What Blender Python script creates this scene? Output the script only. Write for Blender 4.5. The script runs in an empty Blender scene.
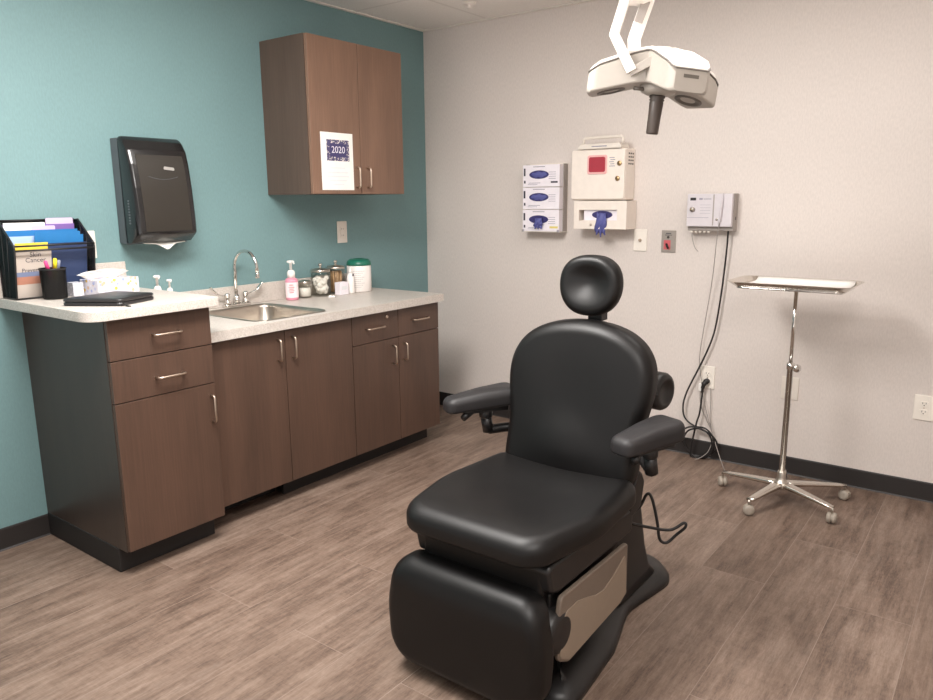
import bpy, bmesh, math, random
from mathutils import Vector, Matrix
random.seed(7)
C = bpy.context.scene.collection
PI = math.pi
H = 2.4555          # ceiling height
CT = 0.874          # low worktop height
TT = 1.03           # tall worktop height

# ------------------------------------------------------------------ materials
def lin(c):
    return tuple(((x/255)/12.92 if x/255 <= .04045 else ((x/255+.055)/1.055)**2.4) for x in c) + (1,)
M = {}
def base(name):
    m = bpy.data.materials.new(name); m.use_nodes = True
    nt = m.node_tree; b = nt.nodes['Principled BSDF']; M[name] = m
    return m, nt, b
def N(nt, kind, **k):
    n = nt.nodes.new(kind)
    for a, v in k.items(): setattr(n, a, v)
    return n
def coords(nt, scale=(1,1,1), rot=(0,0,0), loc=(0,0,0)):
    g = N(nt, 'ShaderNodeNewGeometry'); mp = N(nt, 'ShaderNodeMapping')
    mp.inputs['Scale'].default_value = scale; mp.inputs['Rotation'].default_value = rot; mp.inputs['Location'].default_value = loc
    nt.links.new(g.outputs['Position'], mp.inputs['Vector'])
    return mp.outputs['Vector']
def noise(nt, vec, scale, detail=4, rough=.55):
    n = N(nt, 'ShaderNodeTexNoise'); n.inputs['Scale'].default_value = scale
    n.inputs['Detail'].default_value = detail; n.inputs['Roughness'].default_value = rough
    nt.links.new(vec, n.inputs['Vector']); return n.outputs['Fac']
def ramp(nt, fac, stops):
    r = N(nt, 'ShaderNodeValToRGB'); e = r.color_ramp.elements
    while len(e) < len(stops): e.new(.5)
    for q, (p, c) in zip(e, stops): q.position = p; q.color = lin(c)
    nt.links.new(fac, r.inputs['Fac']); return r.outputs['Color']
def mixc(nt, fac, a, b, mode='MIX'):
    m = N(nt, 'ShaderNodeMix', data_type='RGBA', blend_type=mode)
    for i, v in ((0, fac), (6, a), (7, b)):
        if hasattr(v, 'node'): nt.links.new(v, m.inputs[i])
        else: m.inputs[i].default_value = v
    return m.outputs[2]
def bump(nt, b, fac, strength, dist=.002):
    k = N(nt, 'ShaderNodeBump'); k.inputs['Strength'].default_value = strength; k.inputs['Distance'].default_value = dist
    nt.links.new(fac, k.inputs['Height']); nt.links.new(k.outputs['Normal'], b.inputs['Normal'])
def mat(name, col, rough=.5, metal=0, var=.06, nscale=30, bmp=0, coat=0, emit=0):
    """plain surface with a slight procedural mottling"""
    m, nt, b = base(name)
    v = coords(nt); f = noise(nt, v, nscale, 3)
    lo = tuple(max(0, x*(1-var)) for x in col); hi = tuple(min(255, x*(1+var)) for x in col)
    nt.links.new(ramp(nt, f, [(.3, lo), (.7, hi)]), b.inputs['Base Color'])
    b.inputs['Roughness'].default_value = rough; b.inputs['Metallic'].default_value = metal
    b.inputs['Coat Weight'].default_value = coat
    if bmp: bump(nt, b, f, bmp)
    return m
def glassy(name, tint, gloss=.12, rough=.05, body=0.0, bodycol=(60,55,50)):
    """thin clear wall: transparent + fresnel gloss (+ some body colour)"""
    m = bpy.data.materials.new(name); m.use_nodes = True; M[name] = m
    nt = m.node_tree; nt.nodes.clear()
    o = N(nt, 'ShaderNodeOutputMaterial'); t = N(nt, 'ShaderNodeBsdfTransparent'); g = N(nt, 'ShaderNodeBsdfGlossy')
    t.inputs['Color'].default_value = lin(tint); g.inputs['Roughness'].default_value = rough
    lw = N(nt, 'ShaderNodeLayerWeight'); lw.inputs['Blend'].default_value = .5
    pw = N(nt, 'ShaderNodeMath', operation='POWER'); pw.inputs[1].default_value = 3; nt.links.new(lw.outputs['Facing'], pw.inputs[0])
    ml = N(nt, 'ShaderNodeMath', operation='MULTIPLY_ADD'); ml.inputs[1].default_value = gloss*2; ml.inputs[2].default_value = .03; nt.links.new(pw.outputs[0], ml.inputs[0])
    mx = N(nt, 'ShaderNodeMixShader'); nt.links.new(ml.outputs[0], mx.inputs[0])
    last = t.outputs[0]
    if body:
        d = N(nt, 'ShaderNodeBsdfDiffuse'); d.inputs['Color'].default_value = lin(bodycol)
        m2 = N(nt, 'ShaderNodeMixShader'); m2.inputs[0].default_value = body
        nt.links.new(t.outputs[0], m2.inputs[1]); nt.links.new(d.outputs[0], m2.inputs[2]); last = m2.outputs[0]
    nt.links.new(last, mx.inputs[1]); nt.links.new(g.outputs[0], mx.inputs[2]); nt.links.new(mx.outputs[0], o.inputs[0])
    return m
def wallmat(name, col, var):
    m, nt, b = base(name)
    v = coords(nt); v2 = coords(nt, (1, 1, .35))
    big = noise(nt, v, 1.3, 2); fine = noise(nt, v2, 160, 3)
    c = ramp(nt, big, [(.3, tuple(x*(1-var) for x in col)), (.7, tuple(min(255, x*(1+var)) for x in col))])
    c = mixc(nt, .10, c, ramp(nt, fine, [(.35, tuple(x*.72 for x in col)), (.65, tuple(min(255, x*1.15) for x in col))]))
    nt.links.new(c, b.inputs['Base Color']); b.inputs['Roughness'].default_value = .62
    bump(nt, b, fine, .25, .0015)
wallmat('teal_paint', (113,144,146), .02)
wallmat('beige_paint', (215,206,200), .012)
def woodmat(name, a, bcol, rough=.42):
    m, nt, b = base(name)
    v = coords(nt, (1, 1, .035)); f = noise(nt, v, 170, 5, .6); v3 = coords(nt, (1, 1, .12)); f2 = noise(nt, v3, 9, 2)
    c = mixc(nt, .55, ramp(nt, f, [(.32, a), (.68, bcol)]), ramp(nt, f2, [(.3, a), (.7, bcol)]))
    nt.links.new(c, b.inputs['Base Color']); b.inputs['Roughness'].default_value = rough
    bump(nt, b, f, .08, .001)
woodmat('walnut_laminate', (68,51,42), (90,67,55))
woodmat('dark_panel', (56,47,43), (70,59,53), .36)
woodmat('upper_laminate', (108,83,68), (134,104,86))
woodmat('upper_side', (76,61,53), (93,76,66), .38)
def floormat():
    m, nt, b = base('plank_floor')
    W, L = .235, 1.22
    v = coords(nt, (1,1,1), (0,0,PI/2), (0.0,1.155,0))      # planks run along y
    br = N(nt, 'ShaderNodeTexBrick'); br.offset = .37; br.offset_frequency = 2
    br.inputs['Scale'].default_value = 1; br.inputs['Brick Width'].default_value = L; br.inputs['Row Height'].default_value = W
    br.inputs['Mortar Size'].default_value = .0013; br.inputs['Mortar Smooth'].default_value = .2; br.inputs['Bias'].default_value = 0
    br.inputs['Color1'].default_value = (0,0,0,1); br.inputs['Color2'].default_value = (1,1,1,1); br.inputs['Mortar'].default_value = (.5,.5,.5,1)
    nt.links.new(v, br.inputs['Vector'])
    sep = N(nt, 'ShaderNodeSeparateColor'); nt.links.new(br.outputs['Color'], sep.inputs[0])
    # per plank shift of the grain
    comb = N(nt, 'ShaderNodeCombineXYZ'); mul = N(nt, 'ShaderNodeMath', operation='MULTIPLY'); mul.inputs[1].default_value = 17.0
    nt.links.new(sep.outputs[0], mul.inputs[0]); nt.links.new(mul.outputs[0], comb.inputs['Z'])
    def shifted(scale):
        vv = coords(nt, scale); a = N(nt, 'ShaderNodeVectorMath', operation='ADD')
        nt.links.new(vv, a.inputs[0]); nt.links.new(comb.outputs[0], a.inputs[1]); return a.outputs[0]
    blotch = noise(nt, shifted((4.6, 1.7, 1)), 1.7, 8, .74)
    grain = noise(nt, shifted((28, 1.6, 1)), 3.0, 6, .7)
    cross = noise(nt, shifted((5, 60, 1)), 2.0, 3, .6)
    fine = noise(nt, shifted((60, 9, 1)), 5.0, 4, .7)
    c = ramp(nt, blotch, [(.35, (52,38,30)), (.44, (90,71,60)), (.53, (126,107,94)), (.66, (150,132,119))])
    c = mixc(nt, .28, c, ramp(nt, grain, [(.32, (70,53,44)), (.52, (114,95,83)), (.70, (154,136,123))]))
    streak = noise(nt, shifted((13, 1.1, 1)), 2.4, 8, .78)
    c = mixc(nt, .40, c, ramp(nt, streak, [(.37, (46,33,26)), (.50, (122,103,90)), (.64, (164,147,134))]))
    c = mixc(nt, .10, c, ramp(nt, cross, [(.4, (100,82,71)), (.6, (146,127,114))]))
    c = mixc(nt, .16, c, ramp(nt, fine, [(.35, (74,58,49)), (.65, (162,144,131))]))
    c = mixc(nt, .6, c, ramp(nt, sep.outputs[0], [(0, (222,216,212)), (1, (255,255,255))]), 'MULTIPLY')
    lm = N(nt, 'ShaderNodeMath', operation='MULTIPLY'); nt.links.new(br.outputs['Fac'], lm.inputs[0]); lm.inputs[1].default_value = .28
    c = mixc(nt, lm.outputs[0], c, lin((176,160,148)))
    nt.links.new(c, b.inputs['Base Color'])
    r = N(nt, 'ShaderNodeMapRange'); r.inputs[3].default_value = .40; r.inputs[4].default_value = .58
    nt.links.new(grain, r.inputs[0]); nt.links.new(r.outputs[0], b.inputs['Roughness'])
    b.inputs['Specular IOR Level'].default_value = .35
    bump(nt, b, grain, .10, .001)
floormat()
def ceilmat():
    m, nt, b = base('ceiling_tile')
    T = .6096
    g = N(nt, 'ShaderNodeNewGeometry'); s = N(nt, 'ShaderNodeSeparateXYZ'); nt.links.new(g.outputs['Position'], s.inputs[0])
    def seam(sock, off):
        a = N(nt, 'ShaderNodeMath', operation='SUBTRACT'); a.inputs[1].default_value = off; nt.links.new(sock, a.inputs[0])
        p = N(nt, 'ShaderNodeMath', operation='PINGPONG'); p.inputs[1].default_value = T/2; nt.links.new(a.outputs[0], p.inputs[0])
        l = N(nt, 'ShaderNodeMath', operation='LESS_THAN'); l.inputs[1].default_value = .010; nt.links.new(p.outputs[0], l.inputs[0]); return l.outputs[0]
    mx = N(nt, 'ShaderNodeMath', operation='MAXIMUM'); nt.links.new(seam(s.outputs[0], .51), mx.inputs[0]); nt.links.new(seam(s.outputs[1], -.63), mx.inputs[1])
    f = noise(nt, coords(nt), 90, 4)
    c = mixc(nt, mx.outputs[0], ramp(nt, f, [(.3, (240,234,228)), (.7, (248,243,238))]), lin((232,226,220)))
    nt.links.new(c, b.inputs['Base Color']); b.inputs['Roughness'].default_value = .85; bump(nt, b, f, .2, .002)
ceilmat()
def countermat():
    m, nt, b = base('speckled_laminate')
    v = coords(nt); f = noise(nt, v, 260, 2, .8); f2 = noise(nt, v, 40, 4)
    c = mixc(nt, .35, ramp(nt, f, [(.34, (156,146,136)), (.5, (194,186,178)), (.66, (218,212,206))]), ramp(nt, f2, [(.3, (186,177,168)), (.7, (204,197,190))]))
    nt.links.new(c, b.inputs['Base Color']); b.inputs['Roughness'].default_value = .34
countermat()
def vinylmat(name, col, rough):
    m, nt, b = base(name)
    v = coords(nt); f = noise(nt, v, 420, 3); f2 = noise(nt, v, 6, 3)
    nt.links.new(ramp(nt, f2, [(.3, tuple(x*.9 for x in col)), (.7, tuple(x*1.1 for x in col))]), b.inputs['Base Color'])
    r = N(nt, 'ShaderNodeMapRange'); r.inputs[3].default_value = rough-.04; r.inputs[4].default_value = rough+.06
    nt.links.new(f2, r.inputs[0]); nt.links.new(r.outputs[0], b.inputs['Roughness'])
    bump(nt, b, f, .10, .0006); b.inputs['Specular IOR Level'].default_value = .38
vinylmat('black_vinyl', (11,9,9), .44)
vinylmat('armrest_vinyl', (36,34,35), .50)
def floralmat(name, bg, cols, scale):
    m, nt, b = base(name)
    v = coords(nt); vo = N(nt, 'ShaderNodeTexVoronoi'); vo.inputs['Scale'].default_value = scale; nt.links.new(v, vo.inputs['Vector'])
    sep = N(nt, 'ShaderNodeSeparateColor'); nt.links.new(vo.outputs['Color'], sep.inputs[0])
    st = [(i/len(cols), c) for i, c in enumerate(cols)]
    rp = ramp(nt, sep.outputs[0], st); [setattr(n.color_ramp, 'interpolation', 'CONSTANT') for n in nt.nodes if n.type == 'VALTORGB']
    lt = N(nt, 'ShaderNodeMath', operation='LESS_THAN'); lt.inputs[1].default_value = .55/scale*scale*.8; nt.links.new(vo.outputs['Distance'], lt.inputs[0])
    nt.links.new(mixc(nt, lt.outputs[0], lin(bg), rp), b.inputs['Base Color']); b.inputs['Roughness'].default_value = .55
floralmat('flower_print', (204,202,212), [(216,214,222),(150,160,204),(206,204,214),(214,180,80),(176,180,210),(216,214,220),(200,168,140)], 62)
floralmat('mosaic_print', (80,76,110), [(60,58,100),(226,218,206),(100,92,130),(196,170,120),(72,70,112),(150,140,160),(232,226,218)], 130)
floralmat('grey_print', (180,180,186), [(190,190,198),(222,222,226),(200,200,210),(176,178,190)], 120)
for n, c, r, me in [
    ('white_plastic', (226,218,208), .42, 0), ('cream_plastic', (236,226,216), .4, 0), ('lamp_white', (240,233,226), .38, 0), ('lamp_grey', (176,168,159), .45, 0),
    ('lamp_dark', (104,97,90), .5, 0), ('white_paper', (243,240,236), .8, 0), ('box_white', (236,230,236), .55, 0), ('black_plastic', (26,24,24), .42, 0),
    ('black_rubber', (30,27,27), .6, 0), ('cove_base', (40,36,35), .5, 0), ('toe_kick_black', (30,27,27), .6, 0), ('satin_nickel', (205,188,172), .32, 1),
    ('chrome', (225,222,218), .10, 1), ('steel', (190,182,172), .28, 1), ('bright_steel', (220,214,206), .2, 1), ('cast_aluminium', (206,198,188), .38, 1),
    ('taupe_plastic', (112,99,88), .5, 0), ('taupe_light', (140,125,110), .48, 0), ('red_window', (166,52,66), .3, 0), ('pink_rim', (232,178,176), .4, 0),
    ('glove_blue', (84,87,148), .55, 0), ('glove_dark', (52,48,104), .6, 0), ('ink_grey', (150,146,160), .7, 0), ('ink_dark', (58,56,66), .7, 0),
    ('pink_soap', (226,150,170), .3, 0), ('label_pink', (244,226,230), .5, 0), ('pump_white', (240,236,232), .35, 0), ('green_lid', (26,104,84), .35, 0),
    ('canister_white', (236,230,226), .4, 0), ('canister_ink', (178,176,176), .6, 0), ('cotton', (246,242,238), .95, 0), ('tan_wood', (186,150,112), .6, 0),
    ('purple_card', (122,92,158), .6, 0), ('lilac_card', (206,184,216), .6, 0), ('blue_card', (40,116,176), .55, 0), ('pale_blue_card', (176,200,232), .6, 0),
    ('navy_card', (44,58,92), .6, 0), ('yellow_card', (232,206,76), .6, 0), ('brochure_grey', (186,174,164), .6, 0), ('brochure_blue', (112,122,150), .6, 0),
    ('brochure_brown', (168,116,96), .6, 0), ('pink_pen', (214,66,128), .4, 0), ('yellow_pen', (236,220,50), .4, 0), ('grey_pen', (128,132,150), .4, 0),
    ('black_leather', (34,32,33), .36, 0), ('dispenser_grey', (84,88,92), .5, 0), ('dispenser_window', (42,38,33), .36, 0), ('badge_silver', (190,188,184), .3, .6),
    ('handle_brown', (76,66,60), .45, 0), ('caster_grey', (156,146,134), .5, 0), ('device_grey', (206,200,204), .42, 0), ('device_side', (160,152,146), .5, 0),
    ('cord_black', (28,25,25), .5, 0), ('cord_grey', (150,143,138), .5, 0), ('plate_steel', (170,160,152), .38, .7), ('red_tag', (196,90,96), .5, 0),
    ('ivory_plate', (236,229,219), .4, 0), ('slot_dark', (70,64,60), .6, 0), ('towel_paper', (232,230,222), .85, 0), ('brass', (176,146,108), .3, 1),
    ('indigo_print', (62,58,104), .6, 0), ('white_ink', (236,232,240), .7, 0), ('yellow_ink', (226,210,120), .7, 0), ('faint_ink', (222,224,226), .8, 0), ('ceiling_trim', (228,221,213), .6, 0), ('cork', (206,196,186), .7, 0)]:
    mat(n, c, r, me, .012, 30)
m = mat('dispenser_black', (22,21,22), .22, 0, .05, 10); m.node_tree.nodes['Principled BSDF'].inputs['Coat Weight'].default_value = .3
glassy('clear_glass', (247,247,245), .15)
glassy('clear_acrylic', (240,240,242), .18, .08, .12, (226,222,226))
mesh = glassy('black_wire_mesh', (150,150,154), .02, .4, .62, (16,16,17))

# ------------------------------------------------------------------ mesh helpers
WL = {}
def obj(name, bm, m, parent=None, smooth=False, label=None, bevel=0, seg=2, angle=35):
    bmesh.ops.recalc_face_normals(bm, faces=bm.faces[:])
    xs = [v.co for v in bm.verts]
    c = Vector([(min(v[i] for v in xs)+max(v[i] for v in xs))/2 for i in range(3)])
    if parent is None: c.z = min(v.z for v in xs)
    bmesh.ops.translate(bm, verts=bm.verts[:], vec=-c)
    me = bpy.data.meshes.new(name); bm.to_mesh(me); bm.free()
    me.materials.append(M[m] if isinstance(m, str) else m)
    o = bpy.data.objects.new(name, me); C.objects.link(o)
    for p in me.polygons: p.use_smooth = bool(smooth)
    WL[o.name] = c
    o.location = c
    if parent is not None:
        o.parent = parent; o.location = c - WL[parent.name]
    if bevel:
        b = o.modifiers.new('bevel', 'BEVEL'); b.width = bevel; b.segments = seg; b.limit_method = 'ANGLE'; b.angle_limit = math.radians(angle)
        b.harden_normals = False
        for p in me.polygons: p.use_smooth = True
        w = o.modifiers.new('wn', 'WEIGHTED_NORMAL'); w.keep_sharp = True
    if label: o['label'] = label
    return o
def thing(name, label, cat, loc, group=None):
    o = bpy.data.objects.new(name, None); C.objects.link(o); o.empty_display_size = .05
    o.location = loc; WL[o.name] = Vector(loc); o['label'] = label; o['category'] = cat
    if group: o['group'] = group
    return o
def tag(o, label, cat, group=None):
    o['label'] = label; o['category'] = cat
    if group: o['group'] = group
    return o
def struct(name, bm, m, parent=None, **k):
    o = obj(name, bm, m, parent, **k); o['kind'] = 'structure'; return o
def new(): return bmesh.new()
def box(bm, x0, x1, y0, y1, z0, z1, mtx=None):
    vs = [bm.verts.new((x, y, z)) for x in (x0, x1) for y in (y0, y1) for z in (z0, z1)]
    for f in ((0,1,3,2),(4,6,7,5),(0,4,5,1),(2,3,7,6),(0,2,6,4),(1,5,7,3)): bm.faces.new([vs[i] for i in f])
    if mtx is not None: bmesh.ops.transform(bm, matrix=mtx, verts=vs)
    return bm
def B(*a, **k): return box(new(), *a, **k)
def frame_for(t):
    t = t.normalized(); a = Vector((0,0,1)) if abs(t.z) < .9 else Vector((1,0,0))
    u = t.cross(a).normalized(); return u, t.cross(u)
def smooth_path(P, n=8):
    P = [Vector(p) for p in P]; out = []
    for i in range(len(P)-1):
        a = P[max(i-1, 0)]; b = P[i]; c = P[i+1]; d = P[min(i+2, len(P)-1)]
        for k in range(n):
            t = k/n; out.append(.5*((2*b)+(c-a)*t+(2*a-5*b+4*c-d)*t*t+(3*b-a-3*c+d)*t**3))
    out.append(P[-1]); return out
def tube(bm, P, r, seg=10, smooth=0, cap=True, flat=None):
    P = smooth_path(P, smooth) if smooth else [Vector(p) for p in P]
    rr = r if isinstance(r, (list, tuple)) else [r]*len(P)
    if len(rr) != len(P): rr = [rr[min(int(i*len(rr)/len(P)), len(rr)-1)] for i in range(len(P))]
    u = None; rings = []
    for i, p in enumerate(P):
        t = (P[min(i+1, len(P)-1)]-P[max(i-1, 0)]).normalized()
        if u is None: u, w = frame_for(t)
        else:
            u = (u - t*u.dot(t)); u = u.normalized() if u.length > 1e-6 else frame_for(t)[0]
        w = t.cross(u)
        rings.append([bm.verts.new(p + (u*math.cos(2*PI*k/seg) + w*math.sin(2*PI*k/seg)*(flat or 1))*rr[i]) for k in range(seg)])
    for a, b in zip(rings, rings[1:]):
        for k in range(seg): bm.faces.new((a[k], a[(k+1)%seg], b[(k+1)%seg], b[k]))
    if cap: bm.faces.new(rings[0][::-1]); bm.faces.new(rings[-1])
    return bm
def lathe(bm, prof, c=(0,0,0), axis=(0,0,1), seg=28, caps=True):
    ax = Vector(axis).normalized(); u, w = frame_for(ax); c = Vector(c); rings = []
    for r, h in prof:
        rings.append([bm.verts.new(c + ax*h + (u*math.cos(2*PI*k/seg)+w*math.sin(2*PI*k/seg))*max(r, 1e-4)) for k in range(seg)])
    for a, b in zip(rings, rings[1:]):
        for k in range(seg): bm.faces.new((a[k], a[(k+1)%seg], b[(k+1)%seg], b[k]))
    if caps: bm.faces.new(rings[0][::-1]); bm.faces.new(rings[-1])
    return bm
def fillet(pts, rad, n=8):
    """2-D polygon with rounded corners; rad one number or one per corner"""
    out = []; k = len(pts)
    for i in range(k):
        p = Vector(pts[i]); a = Vector(pts[i-1]); b = Vector(pts[(i+1)%k]); r = rad[i] if isinstance(rad, (list, tuple)) else rad
        if r <= 0: out.append(tuple(p)); continue
        d1 = (a-p).normalized(); d2 = (b-p).normalized(); half = d1.angle(d2)/2
        l = min(r/math.tan(half), (a-p).length*.499, (b-p).length*.499); r2 = l*math.tan(half)
        ctr = p + (d1+d2).normalized()*(r2/math.sin(half)); s = p+d1*l-ctr; e = p+d2*l-ctr
        a0 = math.atan2(s.y, s.x); a1 = math.atan2(e.y, e.x); da = (a1-a0+PI)%(2*PI)-PI
        for q in range(n+1):
            t = a0+da*q/n; out.append((ctr.x+r2*math.cos(t), ctr.y+r2*math.sin(t)))
    return out
def rect(x0, x1, y0, y1): return [(x0,y0),(x1,y0),(x1,y1),(x0,y1)]
def resample(pts, n):
    P = [Vector(p) for p in pts]; L = [0]
    for i in range(len(P)): L.append(L[-1]+(P[(i+1)%len(P)]-P[i]).length)
    out = []; j = 0
    for k in range(n):
        s = L[-1]*k/n
        while L[j+1] < s: j += 1
        t = (s-L[j])/max(L[j+1]-L[j], 1e-9); out.append(tuple(P[j].lerp(P[(j+1)%len(P)], t)))
    return out
def prism(bm, pts, d0, d1, fn):
    """extrude a 2-D polygon (u,v) from depth d0 to d1; fn(u,v,d)->xyz"""
    a = [bm.verts.new(fn(u, v, d0)) for u, v in pts]; b = [bm.verts.new(fn(u, v, d1)) for u, v in pts]; k = len(pts)
    for i in range(k): bm.faces.new((a[i], a[(i+1)%k], b[(i+1)%k], b[i]))
    bm.faces.new(a[::-1]); bm.faces.new(b); return bm
def pillow(bm, outline, rings, fn, n=72):
    """rings = [(inset, scale, d)] from back centre to front centre; fn(u,v,d)->xyz"""
    P = [Vector(p) for p in resample(outline, n)]; k = len(P)
    area = sum(P[i].x*P[(i+1)%k].y-P[(i+1)%k].x*P[i].y for i in range(k))
    if area < 0: P.reverse()
    nr = []
    for i in range(k):
        t = P[(i+1)%k]-P[i-1]; nr.append(Vector((-t.y, t.x)).normalized())
    ctr = sum(P, Vector((0,0)))/k; R = []
    for ins, sc, d in rings:
        if sc == 0: R.append([bm.verts.new(fn(ctr.x, ctr.y, d))]); continue
        R.append([bm.verts.new(fn(*(ctr+((p+q*ins)-ctr)*sc), d)) for p, q in zip(P, nr)])
    for a, b in zip(R, R[1:]):
        for i in range(k):
            j = (i+1)%k
            if len(a) == 1: bm.faces.new((a[0], b[j], b[i]))
            elif len(b) == 1: bm.faces.new((a[i], a[j], b[0]))
            else: bm.faces.new((a[i], a[j], b[j], b[i]))
    return bm
def cushion_rings(t, r, crown=.0, rb=None, steps=6, inner=8):
    """thickness t, edge radius r at the front, rb at the back"""
    rb = r*.5 if rb is None else rb; out = [(rb, 0, 0), (rb, .5, 0), (rb, 1, 0)]
    for i in range(1, steps+1):
        a = PI/2*i/steps; out.append((rb*(1-math.sin(a)), 1, rb*(1-math.cos(a))))
    for i in range(steps+1):
        a = PI/2*i/steps; out.append((r*(1-math.cos(a)), 1, t-r+r*math.sin(a)))
    for i in range(1, inner+1):
        s = 1-i/inner; out.append((r, s, t+crown*(1-s*s)))
    return out
def text(s, size, mtx):
    """letters as a flat mesh"""
    cu = bpy.data.curves.new('lettering', 'FONT'); cu.body = s; cu.size = size; cu.align_x = 'CENTER'; cu.align_y = 'CENTER'; cu.resolution_u = 3
    o = bpy.data.objects.new('lettering', cu); C.objects.link(o)
    dg = bpy.context.evaluated_depsgraph_get(); me = bpy.data.meshes.new_from_object(o.evaluated_get(dg))
    bm = new(); bm.from_mesh(me); bmesh.ops.transform(bm, matrix=mtx, verts=bm.verts[:])
    bpy.data.objects.remove(o); bpy.data.meshes.remove(me); bpy.data.curves.remove(cu)
    return bm
def facing_x(x, y, z):   # text plane looking along +x
    return Matrix.Translation((x, y, z)) @ Matrix(((0,0,1,0),(1,0,0,0),(0,1,0,0),(0,0,0,1)))
def facing_my(x, y, z):  # text plane looking along -y
    return Matrix.Translation((x, y, z)) @ Matrix(((1,0,0,0),(0,0,-1,0),(0,1,0,0),(0,0,0,1)))
def XZ(y):    # (u,v,d) -> wall-parallel to the back wall, depth towards the room
    return lambda u, v, d: (u, y-d, v)
def YZ(x):
    return lambda u, v, d: (x+d, u, v)
def XY(z):
    return lambda u, v, d: (u, v, z+d)

# ------------------------------------------------------------------ the room
X1, Y1 = 4.5, -5.0
struct('floor', B(-.1, X1+.1, Y1-.1, .1, -.1, 0), 'plank_floor')
struct('ceiling', B(-.1, X1+.1, Y1-.1, .1, H, H+.1), 'ceiling_tile')
struct('wall_left', B(-.1, 0, Y1-.1, .1, 0, H), 'teal_paint')
struct('wall_back', B(0, X1, 0, .1, 0, H), 'beige_paint')
struct('wall_right', B(X1, X1+.1, Y1-.1, .1, 0, H), 'beige_paint')
def cove(pts):  # a cove base with a little toe
    return pts
bm = new(); prism(bm, [(0,0),(.012,0),(.007,.006),(.005,.086),(.003,.092),(0,.092)], 0, X1, lambda u, v, d: (d, -u, v)); struct('baseboard_back', bm, 'cove_base')
bm = new(); prism(bm, [(0,0),(.012,0),(.007,.006),(.005,.086),(.003,.092),(0,.092)], -2.578, Y1, lambda u, v, d: (u, d, v)); struct('baseboard_left', bm, 'cove_base')
bm = new(); prism(bm, [(0,0),(.012,0),(.007,.006),(.005,.086),(.003,.092),(0,.092)], -.612, -.013, lambda u, v, d: (u, d, v)); struct('baseboard_corner', bm, 'cove_base')
struct('trim_1', B(0, X1, -.022, 0, H-.006, H), 'ceiling_trim')
struct('trim_2', B(0, .022, Y1, -.022, H-.006, H), 'ceiling_trim')

# ------------------------------------------------------------------ cabinets
def pull(parent, p0, p1, out, name='handle'):
    """wire pull between two points on a door face; out = direction"""
    p0 = Vector(p0); p1 = Vector(p1); o = Vector(out)*.028; d = (p1-p0).normalized()*.012; bm = new()
    path = [p0, p0+o*.7, p0+o*.92+d*.35, p0+o+d, p1+o-d, p1+o*.92-d*.35, p1+o*.7, p1]
    tube(bm, path, .0046, 8); obj(name, bm, 'satin_nickel', parent, True)
def carcass(x0, x1, y0, y1, z0, z1, t=.018):
    bm = new()
    box(bm, x0, x1, y0, y0+t, z0, z1); box(bm, x0, x1, y1-t, y1, z0, z1); box(bm, x0, x0+.006, y0+t, y1-t, z0, z1)
    box(bm, x0+.006, x1, y0+t, y1-t, z0, z0+t); box(bm, x0+.006, x1, y0+t, y1-t, z1-t, z1); return bm
def slab(name, xf, y0, y1, z0, z1, m, parent, t=.019, gap=.0018):
    return obj(name, B(xf-t, xf, y0+gap, y1-gap, z0+gap, z1-gap), m, parent, bevel=.0012, seg=2)

# tall base cabinet (left)
ya, yb = -2.576, -2.156; xf = .667
t = thing('base_cabinet', 'tall dark brown base cabinet with two drawers and a door, left end of the run', 'cabinet', (.33, (ya+yb)/2, 0))
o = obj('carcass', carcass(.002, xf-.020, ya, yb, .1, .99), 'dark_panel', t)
o = obj('toe_kick', B(.002, xf-.082, ya-.003, yb-.002, 0, .1), 'toe_kick_black', t, bevel=.004)
d = slab('drawer', xf, ya, yb, .838, .988, 'walnut_laminate', t); pull(d, (xf,-2.407,.915), (xf,-2.297,.915), (1,0,0))
d = slab('drawer', xf, ya, yb, .681, .838, 'walnut_laminate', t); pull(d, (xf,-2.407,.751), (xf,-2.296,.751), (1,0,0))
d = slab('door', xf, ya, yb, .105, .681, 'walnut_laminate', t); pull(d, (xf,-2.182,.632), (xf,-2.182,.524), (1,0,0))
# sink base
ya, yb = -2.154, -1.302; xf = .585; CB = CT-.042
t = thing('sink_base_cabinet', 'brown two-door base cabinet under the steel sink', 'cabinet', (.29, (ya+yb)/2, 0))
bm = new()
box(bm, .002, xf-.02, ya, ya+.018, .1, CB); box(bm, .002, xf-.02, yb-.018, yb, .1, CB); box(bm, .002, .008, ya+.018, yb-.018, .1, CB); box(bm, .008, xf-.02, ya+.018, yb-.018, .1, .118)
obj('carcass', bm, 'walnut_laminate', t)
d = slab('door', xf, ya, -1.7246, .1, CB-.003, 'walnut_laminate', t); pull(d, (xf,-1.768,.788), (xf,-1.768,.690), (1,0,0))
d = slab('door', xf, -1.7246, yb, .1, CB-.003, 'walnut_laminate', t); pull(d, (xf,-1.684,.789), (xf,-1.684,.690), (1,0,0))
obj('toe_kick', B(.40, .415, ya, -1.70, 0, .1), 'toe_kick_black', t)
obj('toe_kick', B(.466, .481, -1.70, yb, 0, .1), 'toe_kick_black', t)
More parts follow.
